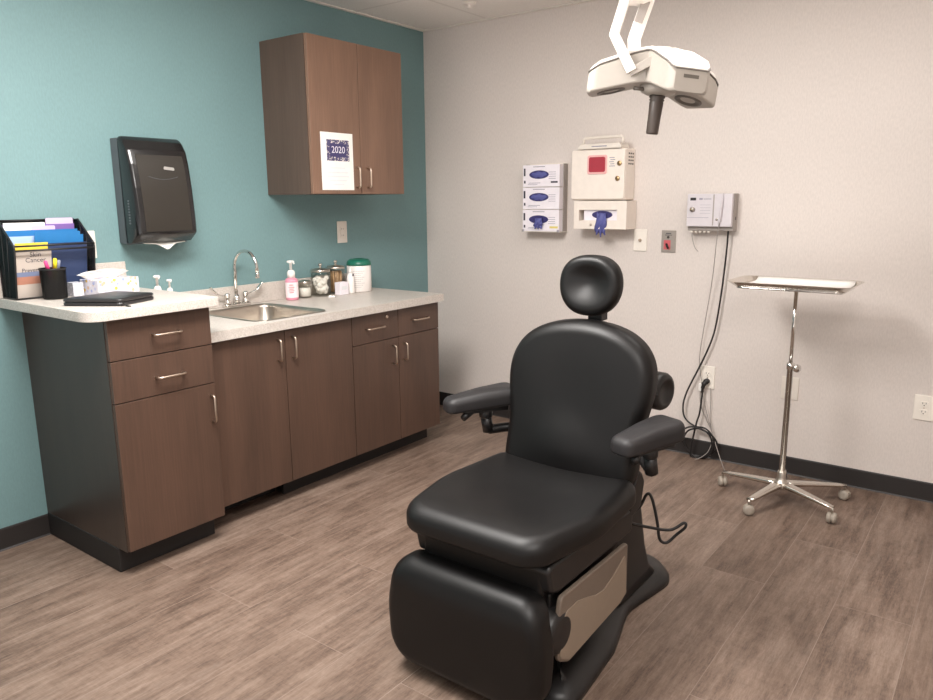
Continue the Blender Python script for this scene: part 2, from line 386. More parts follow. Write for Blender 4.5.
# right base
ya, yb = -1.301, -.614; ym = -.9575
t = thing('base_cabinet', 'brown base cabinet with two small drawers over two doors, right end of the run', 'cabinet', (.29, (ya+yb)/2, 0))
obj('carcass', carcass(.002, xf-.02, ya, yb, .1, CB), 'walnut_laminate', t)
d = slab('drawer', xf, ya, ym, .677, CB-.003, 'walnut_laminate', t); pull(d, (xf,-1.205,.753), (xf,-1.082,.753), (1,0,0))
bm = new(); lathe(bm, [(.009,0),(.009,.004),(.006,.005)], (xf,-1.045,.797), (1,0,0), 16); obj('lock', bm, 'satin_nickel', d, True)
d = slab('drawer', xf, ym, yb, .677, CB-.003, 'walnut_laminate', t); pull(d, (xf,-.845,.754), (xf,-.722,.754), (1,0,0))
d = slab('door', xf, ya, ym, .1, .677, 'walnut_laminate', t); pull(d, (xf,-1.006,.637), (xf,-1.006,.540), (1,0,0))
d = slab('door', xf, ym, yb, .1, .677, 'walnut_laminate', t); pull(d, (xf,-.917,.637), (xf,-.917,.545), (1,0,0))
obj('toe_kick', B(.466, .481, ya, yb, 0, .1), 'toe_kick_black', t)
# wall cabinet
ya, yb, za, zb, xf = -1.3024, -.6178, 1.431, 2.193, .352
t = thing('wall_cabinet', 'brown two-door wall cabinet hanging on the teal wall', 'cabinet', (.17, (ya+yb)/2, za))
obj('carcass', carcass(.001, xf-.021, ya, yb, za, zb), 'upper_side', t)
ym = (ya+yb)/2
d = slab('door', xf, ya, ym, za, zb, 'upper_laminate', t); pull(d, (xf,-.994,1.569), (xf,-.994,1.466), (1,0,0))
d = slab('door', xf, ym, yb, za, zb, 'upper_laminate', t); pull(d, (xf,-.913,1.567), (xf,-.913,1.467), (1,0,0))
# notice on it
t = thing('paper_notice', 'white paper notice reading 2020 taped to the wall cabinet door', 'notice', (xf+.001, -1.128, 1.45))
P0, P1, Q0, Q1 = -1.241, -1.017, 1.452, 1.738
obj('sheet', B(xf+.0006, xf+.0012, P0, P1, Q0, Q1), 'white_paper', t)
px = xf+.0016
obj('picture', B(xf+.0013, px, -1.201, -1.045, 1.598, 1.703), 'mosaic_print', t)
obj('title_panel', B(px, px+.0003, -1.180, -1.064, 1.618, 1.684), 'indigo_print', t)
obj('lettering', text('2020', .048, facing_x(px+.0006, -1.122, 1.652)), 'white_ink', t)
bm = new()
for z, w in [(1.563,.05),(1.540,.07),(1.520,.075),(1.500,.06),(1.480,.04)]: box(bm, xf+.0013, xf+.0015, -1.128-w, -1.128+w, z-.003, z+.003)
obj('small_print', bm, 'faint_ink', t)

# ------------------------------------------------------------------ worktops
def counter_with_hole(x0, x1, y0, y1, hx0, hx1, hy0, hy1, z0, z1):
    bm = new(); n = 8
    inner = fillet(rect(hx0, hx1, hy0, hy1), .06, n)
    outer = []
    for i, (x, y) in enumerate(inner):
        c, q = divmod(i, n+1); X = (x0, x1, x1, x0)[c]; Y = (y0, y0, y1, y1)[c]
        if q == n//2: outer.append((X, Y))
        elif (q < n//2) == (c in (0, 2)): outer.append((X, y))
        else: outer.append((x, Y))
    k = len(inner)
    V = [[bm.verts.new((x, y, z)) for x, y in L] for L, z in ((outer, z0), (outer, z1), (inner, z1), (inner, z0))]
    for a, b in ((0,1),(1,2),(2,3),(3,0)):
        for i in range(k): bm.faces.new((V[a][i], V[a][(i+1)%k], V[b][(i+1)%k], V[b][i]))
    return bm
t = thing('worktop', 'lower speckled pale worktop with the sink cut into it', 'worktop', (.3, -1.38, CB))
obj('slab', counter_with_hole(.001, .613, -2.153, -.598, .088, .552, -1.835, -1.425, CB, CT), 'speckled_laminate', t)
obj('backsplash', B(.001, .020, -2.153, -.600, CT, .974), 'speckled_laminate', t, bevel=.003)
t = thing('worktop', 'higher speckled pale worktop with a rounded corner holding the file organizer', 'worktop', (.35, -2.38, .99))
bm = new(); prism(bm, fillet([(.001,-2.13),(.001,-2.655),(.702,-2.655),(.702,-2.13)], [0,0,.07,.012], 10), .992, TT, lambda u, v, d: (u, v, d))
obj('slab', bm, 'speckled_laminate', t, bevel=.003, seg=3)
obj('backsplash', B(.001, .020, -2.655, -2.13, TT, 1.140), 'speckled_laminate', t, bevel=.003)

# ------------------------------------------------------------------ sink and faucet
t = thing('sink', 'stainless steel sink bowl set in the lower worktop', 'sink', (.32, -1.63, .70))
hx0, hx1, hy0, hy1 = .088, .552, -1.835, -1.425; rimz = CT+.0015
def rrp(i, r=.06): return fillet(rect(hx0+i, hx1-i, hy0+i, hy1-i), max(r, .005), 8)
bm = new(); L = [(rrp(-.014,.07), CT+.0004), (rrp(-.013,.07), rimz+.001), (rrp(-.004), rimz+.002), (rrp(.003), rimz-.002), (rrp(.006), CT-.015), (rrp(.014), CT-.13), (rrp(.03,.06), CT-.152), (rrp(.06,.05), CT-.158)]
R = [[bm.verts.new((x, y, z)) for x, y in p] for p, z in L]; k = len(R[0])
for a, b in zip(R, R[1:]):
    for i in range(k): bm.faces.new((a[i], a[(i+1)%k], b[(i+1)%k], b[i]))
bm.faces.new(R[-1]); obj('bowl', bm, 'steel', t, True)
bm = new(); lathe(bm, [(.001,0),(.042,0),(.042,.003),(.034,.004),(.03,.001),(.001,.001)], (.32,-1.63,CT-.1578), seg=24); obj('drain', bm, 'chrome', t, True)
fx, fy = .046, -1.578
t = thing('faucet', 'chrome gooseneck faucet with two wing handles behind the sink', 'faucet', (fx, fy, CT))
bm = new(); prism(bm, fillet(rect(fx-.022, fx+.022, fy-.082, fy+.082), .021, 6), CT+.0005, CT+.016, lambda u, v, d: (u, v, d)); obj('deck_plate', bm, 'chrome', t, bevel=.004)
bm = new(); lathe(bm, [(.019,0),(.019,.02),(.014,.03),(.012,.045)], (fx,fy,CT+.016), seg=20)
pts = [(fx,fy,CT+.05),(fx,fy,CT+.20)]
for i in range(0, 11):
    a = PI*i/10; r = .076; pts.append((fx+r-r*math.cos(a), fy+.004*i/2, CT+.207+r*math.sin(a)))
pts += [(fx+.152, fy+.02, CT+.175)]
tube(bm, pts, .0085, 12); obj('spout', bm, 'chrome', t, True)
bm = new(); lathe(bm, [(.010,0),(.011,.004),(.011,.024),(.009,.028)], (fx+.152, fy+.02, CT+.15), seg=16); obj('aerator', bm, 'chrome', t, True)
for s in (-1, 1):
    bm = new(); y = fy+.055*s
    lathe(bm, [(.018,0),(.018,.012),(.013,.02),(.013,.038),(.016,.042),(.016,.05),(.008,.056)], (fx,y,CT+.016), seg=18)
    tube(bm, [(fx,y,CT+.064),(fx+.004,y+.02*s,CT+.062),(fx+.008,y+.055*s,CT+.070),(fx+.010,y+.085*s,CT+.092),(fx+.01,y+.10*s,CT+.112)], [.006,.006,.008,.012,.010], 10, 6, flat=.45)
    obj('handle', bm, 'chrome', t, True)

# ------------------------------------------------------------------ things on the low worktop
def pump_bottle(x, y, z, r, hb, body, label_m, lab, grp=None, scale=1.0, ph=.075, sl=True):
    t = thing('pump_bottle', lab, 'bottle', (x, y, z), grp)
    bm = new(); lathe(bm, [(r*.92,0),(r,.004),(r,hb*.86),(r*.9,hb*.94),(r*.5,hb)], (x,y,z+.0005), seg=26); obj('bottle', bm, body, t, True)
    if sl:
        bm = new(); lathe(bm, [(r*1.015,hb*.12),(r*1.015,hb*.80)], (x,y,z), seg=26, caps=False); obj('label', bm, label_m, t, True)
        bm = new()
        for k, zz in enumerate((.68,.58,.50,.42,.34)):
            a0 = -.75; 
            for q in range(5):
                a = a0+(.12+.05*(k%2))*(q-2); xx, yy = x+r*1.03*math.cos(a), y+r*1.03*math.sin(a)
                box(bm, xx-.001, xx+.001, yy-.003, yy+.003, z+hb*zz, z+hb*zz+.003)
        obj('small_print', bm, 'red_tag', t)
    bm = new(); lathe(bm, [(r*.62,0),(r*.62,ph*.32),(r*.45,ph*.42),(r*.3,ph*.45)], (x,y,z+hb), seg=22); obj('collar', bm, 'pump_white', t, True)
    bm = new(); lathe(bm, [(r*.22,0),(r*.22,ph*.40),(r*.55,ph*.44),(r*.6,ph*.52),(r*.4,ph*.57)], (x,y,z+hb+ph*.43), seg=20)
    tube(bm, [(x,y,z+hb+ph*.92),(x+r*.9,y-r*.25,z+hb+ph*.94),(x+r*1.25,y-r*.35,z+hb+ph*.84)], r*.13, 8); obj('pump', bm, 'pump_white', t, True)
pump_bottle(.085, -1.250, CT, .034, .120, 'pink_soap', 'label_pink', 'pink soap pump bottle with white pump right of the sink', ph=.092)
pump_bottle(.10, -2.035, CT, .026, .112, 'pump_white', 'white_paper', 'taller of two white pump bottles peeking over the higher worktop edge', ph=.088, sl=False)
pump_bottle(.10, -1.975, CT, .021, .105, 'pump_white', 'white_paper', 'shorter of two white pump bottles peeking over the higher worktop edge', ph=.072, sl=False)
def jar(x, y, r, h, lab, knob=True):
    t = thing('glass_jar', lab, 'jar', (x, y, CT))
    bm = new(); lathe(bm, [(.001,.0008),(r*.94,.0008),(r,.006),(r,h*.9),(r*.93,h*.97),(r*.93,h),(r*.9,h),(r*.9,h*.96),(r*.96,h*.89),(r*.96,.008),(.001,.006)], (x,y,CT), seg=30); obj('glass', bm, 'clear_glass', t, True)
    bm = new()
    lathe(bm, [(r*.98,h),(r*1.0,h+.004),(r*1.0,h+.012),(r*.8,h+.018),(r*.2,h+.021)] + ([(.006,h+.026),(.005,h+.032),(.010,h+.038),(.010,h+.044),(.004,h+.048)] if knob else []), (x,y,CT), seg=28); obj('lid', bm, 'steel', t, True)
    return t
def blob(bm, c, r, seed, n=2):
    rnd = random.Random(seed); s = bmesh.ops.create_icosphere(bm, subdivisions=n, radius=r)
    for v in s['verts']: v.co = v.co*(1+rnd.uniform(-.07,.07))+Vector(c)
jar(.078, -1.152, .034, .078, 'small glass jar of white pads between soap bottle and cotton jar', False)
bm = new(); lathe(bm, [(.001,.009),(.030,.009),(.031,.03),(.030,.054),(.001,.056)], (.078,-1.152,CT), seg=20); tag(obj('cotton_pads', bm, 'cotton', None, True), 'white pads filling the small glass jar', 'pads')
jar(.090, -1.045, .054, .135, 'larger glass jar full of white cotton balls with metal lid')
bm = new()
for k in range(60):
    a = random.uniform(0, 2*PI); rr = .032*math.sqrt(random.random()); blob(bm, (.090+rr*math.cos(a), -1.045+rr*math.sin(a), CT+.024+random.uniform(0, .078)), .016, k)
o = tag(obj('cotton_balls', bm, 'cotton', None, True), 'white cotton balls filling the larger glass jar', 'cotton balls'); o['kind'] = 'stuff'
jar(.078, -.918, .052, .142, 'glass jar of tan wooden sticks with metal knob lid')
for k in range(16):
    a = 2*PI*k/16*2.4; rr = .010+.0018*k; xx, yy = .078+rr*math.cos(a)*.82, -.918+rr*math.sin(a)*.82; bm = new()
    tube(bm, [(xx,yy,CT+.009),(xx,yy,CT+.130)], .0075, 8, flat=.4); tag(obj('tongue_depressor', bm, 'tan_wood', None, True), 'tan wooden tongue depressor standing in the glass jar', 'stick', 'tongue depressors in the glass jar')
t = thing('gauze_box', 'small white box in front of the jar of wooden sticks', 'box', (.152, -.945, CT))
obj('carton', B(.128, .172, -.978, -.912, CT+.0005, CT+.072), 'box_white', t, bevel=.002)
obj('side_print', B(.1722, .1728, -.966, -.924, CT+.030, CT+.050), 'faint_ink', t)
t = thing('squeeze_bottle', 'slim white squeeze bottle with dark tag beside the green-lidded canister', 'bottle', (.150, -.873, CT))
bm = new(); lathe(bm, [(.020,0),(.022,.004),(.022,.085),(.018,.105),(.009,.118)], (.150,-.873,CT+.0005), seg=22); obj('bottle', bm, 'pump_white', t, True)
bm = new(); lathe(bm, [(.009,.118),(.009,.128),(.005,.132),(.003,.148)], (.150,-.873,CT), seg=16); obj('nozzle', bm, 'pump_white', t, True)
obj('tag', B(.1705, .1725, -.877, -.868, CT+.100, CT+.112), 'ink_dark', t)
t = thing('wipes_canister', 'white wipes canister with dark green lid, rightmost on the worktop', 'canister', (.112, -.765, CT))
cx, cy = .112, -.765
bm = new(); lathe(bm, [(.068,0),(.071,.005),(.071,.148),(.068,.153)], (cx,cy,CT+.0005), seg=36); obj('tub', bm, 'canister_white', t, True)
bm = new(); lathe(bm, [(.072,0),(.073,.006),(.069,.022),(.055,.034),(.034,.038),(.030,.034),(.001,.034)], (cx,cy,CT+.153), seg=36); obj('lid', bm, 'green_lid', t, True)
bm = new()
for k in range(9):
    z = CT+.122-.0115*k
    for q in range(7-(k%3)):
        a = -1.25+.14*q; xx, yy = cx+.0716*math.cos(a), cy+.0716*math.sin(a)
        box(bm, -.0006, .0006, -.0042, .0042, z-.0012, z+.0012, Matrix.Translation((xx,yy,0)) @ Matrix.Rotation(a, 4, 'Z'))
obj('small_print', bm, 'canister_ink', t)
bm = new(); blob(bm, (.205,-1.085,CT+.008), .011, 3); blob(bm, (.214,-1.070,CT+.006), .009, 5)
for v in bm.verts: v.co.z = CT+.0005+max(0, (v.co.z-CT))*.8
tag(obj('cotton_scrap', bm, 'cotton', None, True), 'scrap of white cotton on worktop in front of the jars', 'cotton')

# ------------------------------------------------------------------ things on the high worktop
# file organizer: stepped black wire mesh
oy0, oy1 = -2.642, -2.338
t = thing('file_organizer', 'black wire mesh file organizer full of folders against the teal wall', 'organizer', (.10, -2.46, TT))
def wire(bm, pts, r=.003): tube(bm, pts, r, 8)
for y in (oy0, oy1):
    bm = new(); prism(bm, [(.024,TT+.002),(.140,TT+.002),(.172,TT+.190),(.172,TT+.207),(.060,TT+.302),(.024,TT+.302)], y-.0007, y+.0007, lambda u, v, d: (u, d, v)); obj('side_panel', bm, 'black_wire_mesh', t)
bm = new()
box(bm, .024, .140, oy0, oy1, TT+.001, TT+.003)
obj('bottom_panel', bm, 'black_wire_mesh', t)
bm = new(); box(bm, .024, .0255, oy0, oy1, TT+.003, TT+.300); obj('back_panel', bm, 'black_wire_mesh', t)
bm = new()
for y in (oy0, oy1):
    wire(bm, [(.024,y,TT+.004),(.140,y,TT+.004),(.172,y,TT+.190),(.172,y,TT+.207),(.060,y,TT+.302),(.024,y,TT+.302),(.024,y,TT+.004)], .0035)
    wire(bm, [(.085,y,TT+.004),(.120,y,TT+.248)], .0025); wire(bm, [(.055,y,TT+.004),(.075,y,TT+.286)], .0025)
for x, z in ((.024,.302),(.140,.004),(.172,.190),(.172,.207),(.024,.004)): wire(bm, [(x,oy0,TT+z),(x,oy1,TT+z)], .0035)
obj('wire_frame', bm, 'black_plastic', t, True)
def folder(xb, xt, zt, m, lab, y0, y1, tab=None, tabm=None, name='folder', cat='folder', t_=.003):
    """a leaning card between the organizer's walls"""
    f = thing(name, lab, cat, (xb, (y0+y1)/2, TT+.005), None)
    q = lambda u, v, d: (xb+(xt-xb)*(v-TT)/.3+d, u, v)
    bm = new(); prism(bm, rect(y0, y1, TT+.005, TT+zt), 0, t_, q); obj('cover', bm, m, f)
    if tab:
        bm = new(); prism(bm, fillet(rect(tab[0], tab[1], TT+zt-.002, TT+zt+tab[2]), [0,0,.006,.006], 4), .0005, t_-.0005, q); obj('tab', bm, tabm or m, f)
    return f
folder(.030, .045, .285, 'purple_card', 'purple folder with pale lilac tab at the back of the organizer', -2.632, -2.350, (-2.462,-2.354,.024), 'lilac_card')
folder(.037, .053, .293, 'white_paper', 'white paper sheet standing in front of the purple folder', -2.624, -2.470, None, name='paper_sheet', cat='paper')
folder(.045, .075, .264, 'blue_card', 'blue folder with lilac tab in the middle of the organizer', -2.630, -2.352, (-2.530,-2.440,.016), 'lilac_card')
folder(.060, .105, .242, 'pale_blue_card', 'pale blue folder behind the bright blue front folder', -2.630, -2.450)
folder(.070, .122, .242, 'blue_card', 'bright blue folder at the front of the organizer', -2.540, -2.350, (-2.538,-2.362,.014), 'blue_card')
folder(.096, .150, .212, 'navy_card', 'navy blue folder directly behind the brochure', -2.630, -2.350)
folder(.105, .160, .218, 'yellow_card', 'yellow card showing above the grey brochure', -2.628, -2.508, name='card', cat='card')
# brochure with its writing
t = thing('brochure', 'grey brochure with dark lettering at the organizer front left', 'brochure', (.12, -2.545, TT+.004))
by0, by1 = -2.632, -2.500
def bq(off): return lambda u, v, d: (.118+.052*(v-TT)/.3+off+d, u, v)
bm = new(); prism(bm, rect(by0, by1, TT+.005, TT+.192), 0, .0015, bq(0)); obj('cover', bm, 'brochure_grey', t)
for z0, z1, m in ((.088,.106,'brochure_blue'),(.058,.088,'brochure_brown')):
    bm = new(); prism(bm, rect(by0+.001, by1-.001, TT+z0, TT+z1), 0, .0004, bq(.0016)); obj('colour_band', bm, m, t)
def btext(s, size, y, z):
    xx = .118+.052*z/.3+.0024; tilt = math.atan2(.052, .3)
    return text(s, size, Matrix.Translation((xx, y, TT+z)) @ Matrix.Rotation(tilt, 4, 'Y') @ Matrix(((0,0,1,0),(1,0,0,0),(0,1,0,0),(0,0,0,1))))
obj('lettering', btext('Skin', .026, -2.560, .172), 'ink_dark', t); obj('lettering', btext('Cancer', .026, -2.560, .151), 'ink_dark', t); obj('lettering', btext('Prevention', .022, -2.564, .112), 'ink_dark', t)
# pen cup
cx, cy = .205, -2.528
t = thing('pen_cup', 'black mesh pen cup on the higher worktop in front of the brochure', 'pen cup', (cx, cy, TT))
bm = new(); lathe(bm, [(.001,.001),(.041,.001),(.043,.004),(.046,.115),(.0475,.116),(.0475,.120),(.0445,.120),(.041,.006),(.001,.004)], (cx,cy,TT), seg=28); obj('cup', bm, 'black_wire_mesh', t, True)
bm = new(); lathe(bm, [(.0475,.114),(.0485,.117),(.0475,.121),(.046,.117)], (cx,cy,TT), seg=28, caps=False); obj('rim', bm, 'black_plastic', t, True)
def pen(dx0, dy0, dx1, dy1, top, r, m, lab):
    p = thing('pen', lab, 'pen', (cx+dx0, cy+dy0, TT+.008)); a = Vector((cx+dx0, cy+dy0, TT+.008)); b = Vector((cx+dx1, cy+dy1, TT+top)); d = (b-a)
    bm = new(); tube(bm, [a, a+d*.07, a+d*.72], [r*.3, r, r], 10); obj('barrel', bm, m, p, True)
    bm = new(); tube(bm, [a+d*.72, a+d*.97, b], [r*1.15, r*1.1, r*.7], 10); obj('cap', bm, m, p, True)
pen(.008, .004, .002, -.024, .150, .0065, 'pink_pen', 'pink pen leaning left in the mesh pen cup')
pen(-.006, .002, .014, .008, .158, .0068, 'yellow_pen', 'yellow highlighter in the mesh pen cup')
pen(.004, -.008, .006, .026, .150, .0065, 'grey_pen', 'grey pen leaning right in the mesh pen cup')
pen(-.012, -.004, -.020, -.012, .142, .005, 'black_plastic', 'black pen at the back of the mesh pen cup')
# tissue box
def rot_about(x, y, a): return Matrix.Translation((x, y, 0)) @ Matrix.Rotation(a, 4, 'Z') @ Matrix.Translation((-x, -y, 0))
x, y = .222, -2.315
R_ = rot_about(x, y, math.radians(6))
t = thing('tissue_box', 'flower-printed tissue box with white tissue sticking out', 'tissue box', (x, y, TT))
obj('carton', B(x-.060, x+.060, y-.092, y+.092, TT+.0008, TT+.064, mtx=R_), 'flower_print', t, bevel=.002)
bm = new(); prism(bm, fillet(rect(x-.028, x+.028, y-.075, y+.075), .027, 6), TT+.062, TT+.0626, lambda u, v, d: (u, v, d)); bmesh.ops.transform(bm, matrix=R_, verts=bm.verts[:]); obj('opening', bm, 'faint_ink', t)
bm = new(); nu, nv = 22, 8; G = []
for i in range(nu+1):
    row = []
    for j in range(nv+1):
        u = i/nu*2-1; v = j/nv
        yy = y-.030+u*(.058+.054*v**.6); zz = TT+.0645+.040*v**.7*(1-.18*u*u)-.010*v*v*abs(u); xx = x+.012*math.sin(u*7+v*3)*v+.030*v*(1-.5*abs(u))
        row.append(bm.verts.new((xx, yy, zz)))
    G.append(row)
for i in range(nu):
    for j in range(nv): bm.faces.new((G[i][j], G[i+1][j], G[i+1][j+1], G[i][j+1]))
o = obj('tissue', bm, 'white_paper', t, True); s = o.modifiers.new('thick', 'SOLIDIFY'); s.thickness = .0015
t = thing('cardboard_box', 'small grey patterned box left of the tissue box', 'box', (.19, -2.441, TT))
obj('carton', B(.165, .215, -2.462, -2.420, TT+.0008, TT+.056), 'grey_print', t, bevel=.0015)
# black zip case
x, y = .475, -2.425
t = thing('zip_case', 'black leather zip case lying on the higher worktop', 'case', (x, y, TT))
poly = fillet([(.446,-2.626),(.646,-2.502),(.566,-2.316),(.378,-2.374)], [.02,.02,.03,.02], 6)
rings = [(.004,0,0),(.004,1,0),(.0,1,.003),(0,1,.011),(.005,1,.0125),(.005,1,.0145),(0,1,.016),(0,1,.022),(.004,1,.026),(.012,.97,.027),(.01,.5,.0275),(.01,0,.0275)]
bm = new(); pillow(bm, poly, rings, XY(TT+.0008), 80); obj('cover', bm, 'black_leather', t, True)
bm = new(); tube(bm, [(.644,-2.494,TT+.0145),(.655,-2.494,TT+.010),(.664,-2.491,TT+.004)], .003, 8); box(bm, .661, .683, -2.494, -2.486, TT+.001, TT+.004); obj('zip_pull', bm, 'black_plastic', t)
bm = new(); tube(bm, [(.345,-2.452,TT+.006),(.335,-2.422,TT+.006)], [.006,.006], 10); tag(obj('highlighter_cap', bm, 'yellow_pen', None, True), 'small yellow cap between tissue box and black case', 'cap')
# wall plate behind organizer, pump plate on teal wall
def plate(name, lab, cat, wall, u, v, w=.072, h=.118, m='ivory_plate', kind='duplex', group=None):
    f = (lambda a, b, d: (a, -d, b)) if wall == 'back' else (lambda a, b, d: (d, a, b))
    t = thing(name, lab, cat, f(u, v-h/2, 0), group)
    bm = new(); prism(bm, fillet(rect(u-w/2, u+w/2, v-h/2, v+h/2), .004, 4), .0003, .006, f); obj('cover_plate', bm, m, t, bevel=.0025)
    if kind == 'duplex':
        for s in (-1, 1):
            c = v+s*.0195; bm = new(); prism(bm, fillet([(u-.017,c-.012),(u+.017,c-.012),(u+.017,c+.012),(u-.017,c+.012)], .009, 5), .006, .0085, f); r = obj('receptacle', bm, m, t)
            for q, hh in ((-.0065,.0045),(.0065,.0035)): obj('slot', prism(new(), rect(u+q-.0012, u+q+.0012, c-hh+.003, c+hh+.003), .0085, .0089, f), 'slot_dark', r)
            obj('ground_hole', prism(new(), fillet(rect(u-.0025, u+.0025, c-.009, c-.004), .002, 3), .0085, .0089, f), 'slot_dark', r)
        bm = new(); prism(bm, fillet(rect(u-.003, u+.003, v-.003, v+.003), .0029, 4), .006, .0075, f); obj('screw', bm, 'satin_nickel', t)
    if kind == 'knob':
        bm = new(); lathe(bm, [(.009,0),(.009,.004),(.006,.005),(.005,.014),(.002,.016)], f(u, v, .006), (0,-1,0) if wall == 'back' else (1,0,0), 16); obj('jack', bm, 'satin_nickel', t, True)
    if kind == 'decora':
        bm = new(); prism(bm, rect(u-.0165, u+.0165, v-.033, v+.033), .006, .0085, f); r = obj('receptacle', bm, m, t, bevel=.001)
        for s in (-1, 1):
            for q in (-.0065, .0065): obj('slot', prism(new(), rect(u+q-.0012, u+q+.0012, v+s*.019-.004, v+s*.019+.004), .0085, .0089, f), 'slot_dark', r)
    return t
plate('wall_outlet', 'white outlet on the teal wall below the wall cabinet', 'outlet', 'left', -.784, 1.217, .078, .126, 'white_plastic', 'decora')
plate('wall_plate', 'white wall plate half hidden behind the file organizer', 'wall plate', 'left', -2.282, 1.221, .072, .118, 'white_plastic', 'blank')

# ------------------------------------------------------------------ paper towel dispenser
cy = -1.990; w2 = .146
t = thing('paper_towel_dispenser', 'black paper towel dispenser on the teal wall above the worktop', 'dispenser', (.08, cy, 1.21))
bm = new(); prism(bm, fillet([(.0005,1.220),(.072,1.214),(.068,1.655),(.058,1.672),(.0005,1.672)], [.004,.01,.01,.012,.004], 4), cy-w2, cy+w2, lambda u, v, d: (u, d, v)); obj('housing', bm, 'dispenser_grey', t, bevel=.004)
prof = [(.060,1.222),(.110,1.222),(.168,1.262),(.166,1.34),(.156,1.46),(.142,1.56),(.126,1.622),(.100,1.660),(.076,1.678),(.060,1.680)]
bm = new(); rows = []
for k, s in enumerate((-1,-.985,-.95,-.88,.88,.95,.985,1)):
    ins = {1:.030,.985:.016,.95:.006,.88:0}[abs(s)]; row = []
    for (u, v) in fillet(prof, [.002,.014,.016,.05,.05,.05,.04,.03,.02,.002], 5):
        uu = u - ins*max(0, (u-.06)/.10); vv = v - (ins*.6 if v > 1.6 else 0)*((v-1.6)/.08 if v > 1.6 else 0); row.append(bm.verts.new((uu, cy+s*w2*1.0, vv)))
    rows.append(row)
n = len(rows[0])
for a, b in zip(rows, rows[1:]):
    for i in range(n): bm.faces.new((a[i], a[(i+1)%n], b[(i+1)%n], b[i]))
bm.faces.new(rows[0]); bm.faces.new(rows[-1][::-1]); cov = obj('cover', bm, 'dispenser_black', t, True)
e = cov.modifiers.new('edge', 'EDGE_SPLIT'); e.split_angle = math.radians(50)
def fx_at(v):  # front depth of the cover at a height
    P = [(1.262,.168),(1.34,.166),(1.46,.156),(1.56,.142),(1.622,.126)]
    for (a, b), (c, d) in zip(P, P[1:]):
        if v <= c: return b+(d-b)*(v-a)/(c-a)
    return .126
bm = new(); G = []
for i in range(13):
    v = 1.272+(1.600-1.272)*i/12; G.append([bm.verts.new((fx_at(v)+.0012, cy+q*.112, v)) for q in (-1,-.5,0,.5,1)])
for i in range(12):
    for j in range(4): bm.faces.new((G[i][j], G[i][j+1], G[i+1][j+1], G[i+1][j]))
obj('window', bm, 'dispenser_window', t, True)
bm = new(); pts = [(fx_at(1.508)+.003, cy-.07+.14*i/10, 1.508-.012*math.sin(PI*i/10)) for i in range(11)]; tube(bm, pts, .0012, 6); obj('moulded_rib', bm, 'dispenser_grey', t, True)
bm = new(); prism(bm, fillet([(cy+.008,1.540),(cy+.060,1.535),(cy+.058,1.548),(cy+.012,1.553)], .004, 4), 0, .002, lambda u, v, d: (fx_at(v)+.0015+d, u, v)); obj('badge', bm, 'badge_silver', t)
bm = new()
for k in range(9): box(bm, .098, .110, cy-w2*1.0-.0008, cy-w2+.0002, 1.305+.012*k, 1.312+.012*k)
obj('side_marking', bm, 'dispenser_grey', t)
bm = new(); rows = []
for i in range(17):
    s = i/16*2-1; dz = .026*max(0, 1-abs(s-.05)*2.0)**1.2+.008*(1-abs(s)); row = []
    for j in range(5): row.append(bm.verts.new((.092+.018*j/4+.012*(dz/.03)*j/4, cy+.008+s*.100, 1.2235-(.003+dz)*(j/4)**1.0)))
    rows.append(row)
for a, b in zip(rows, rows[1:]):
    for j in range(4): bm.faces.new((a[j], b[j], b[j+1], a[j+1]))
o = obj('paper_towel', bm, 'towel_paper', t, True); s = o.modifiers.new('thick', 'SOLIDIFY'); s.thickness = .003

# ------------------------------------------------------------------ glove boxes on the back wall
gx0, gx1 = .820, 1.067
t = thing('glove_box_rack', 'white wall rack holding three stacked white glove boxes', 'rack', (.944, -.05, 1.21))
bm = new()
box(bm, gx0-.004, gx1+.004, -.004, -.0005, 1.2075, 1.602); box(bm, gx0-.004, gx1+.004, -.094, -.004, 1.2075, 1.2105)
for zz in (1.338, 1.466): box(bm, gx0-.002, gx1+.002, -.088, -.004, zz-.0008, zz+.0008)
obj('holder', bm, 'white_plastic', t)
for sx in (gx0-.004, gx1-.012): obj('front_lip', B(sx, sx+.016, -.0955, -.0942, 1.2075, 1.222), 'clear_acrylic', t)
for sx in (gx0-.004, gx1+.0005): obj('side_strap', B(sx, sx+.0035, -.050, -.004, 1.2105, 1.596), 'device_side', t)
names = ['bottom glove box of three in the white rack, glove hanging out', 'middle glove box of three in the white rack', 'top glove box of three in the white rack']
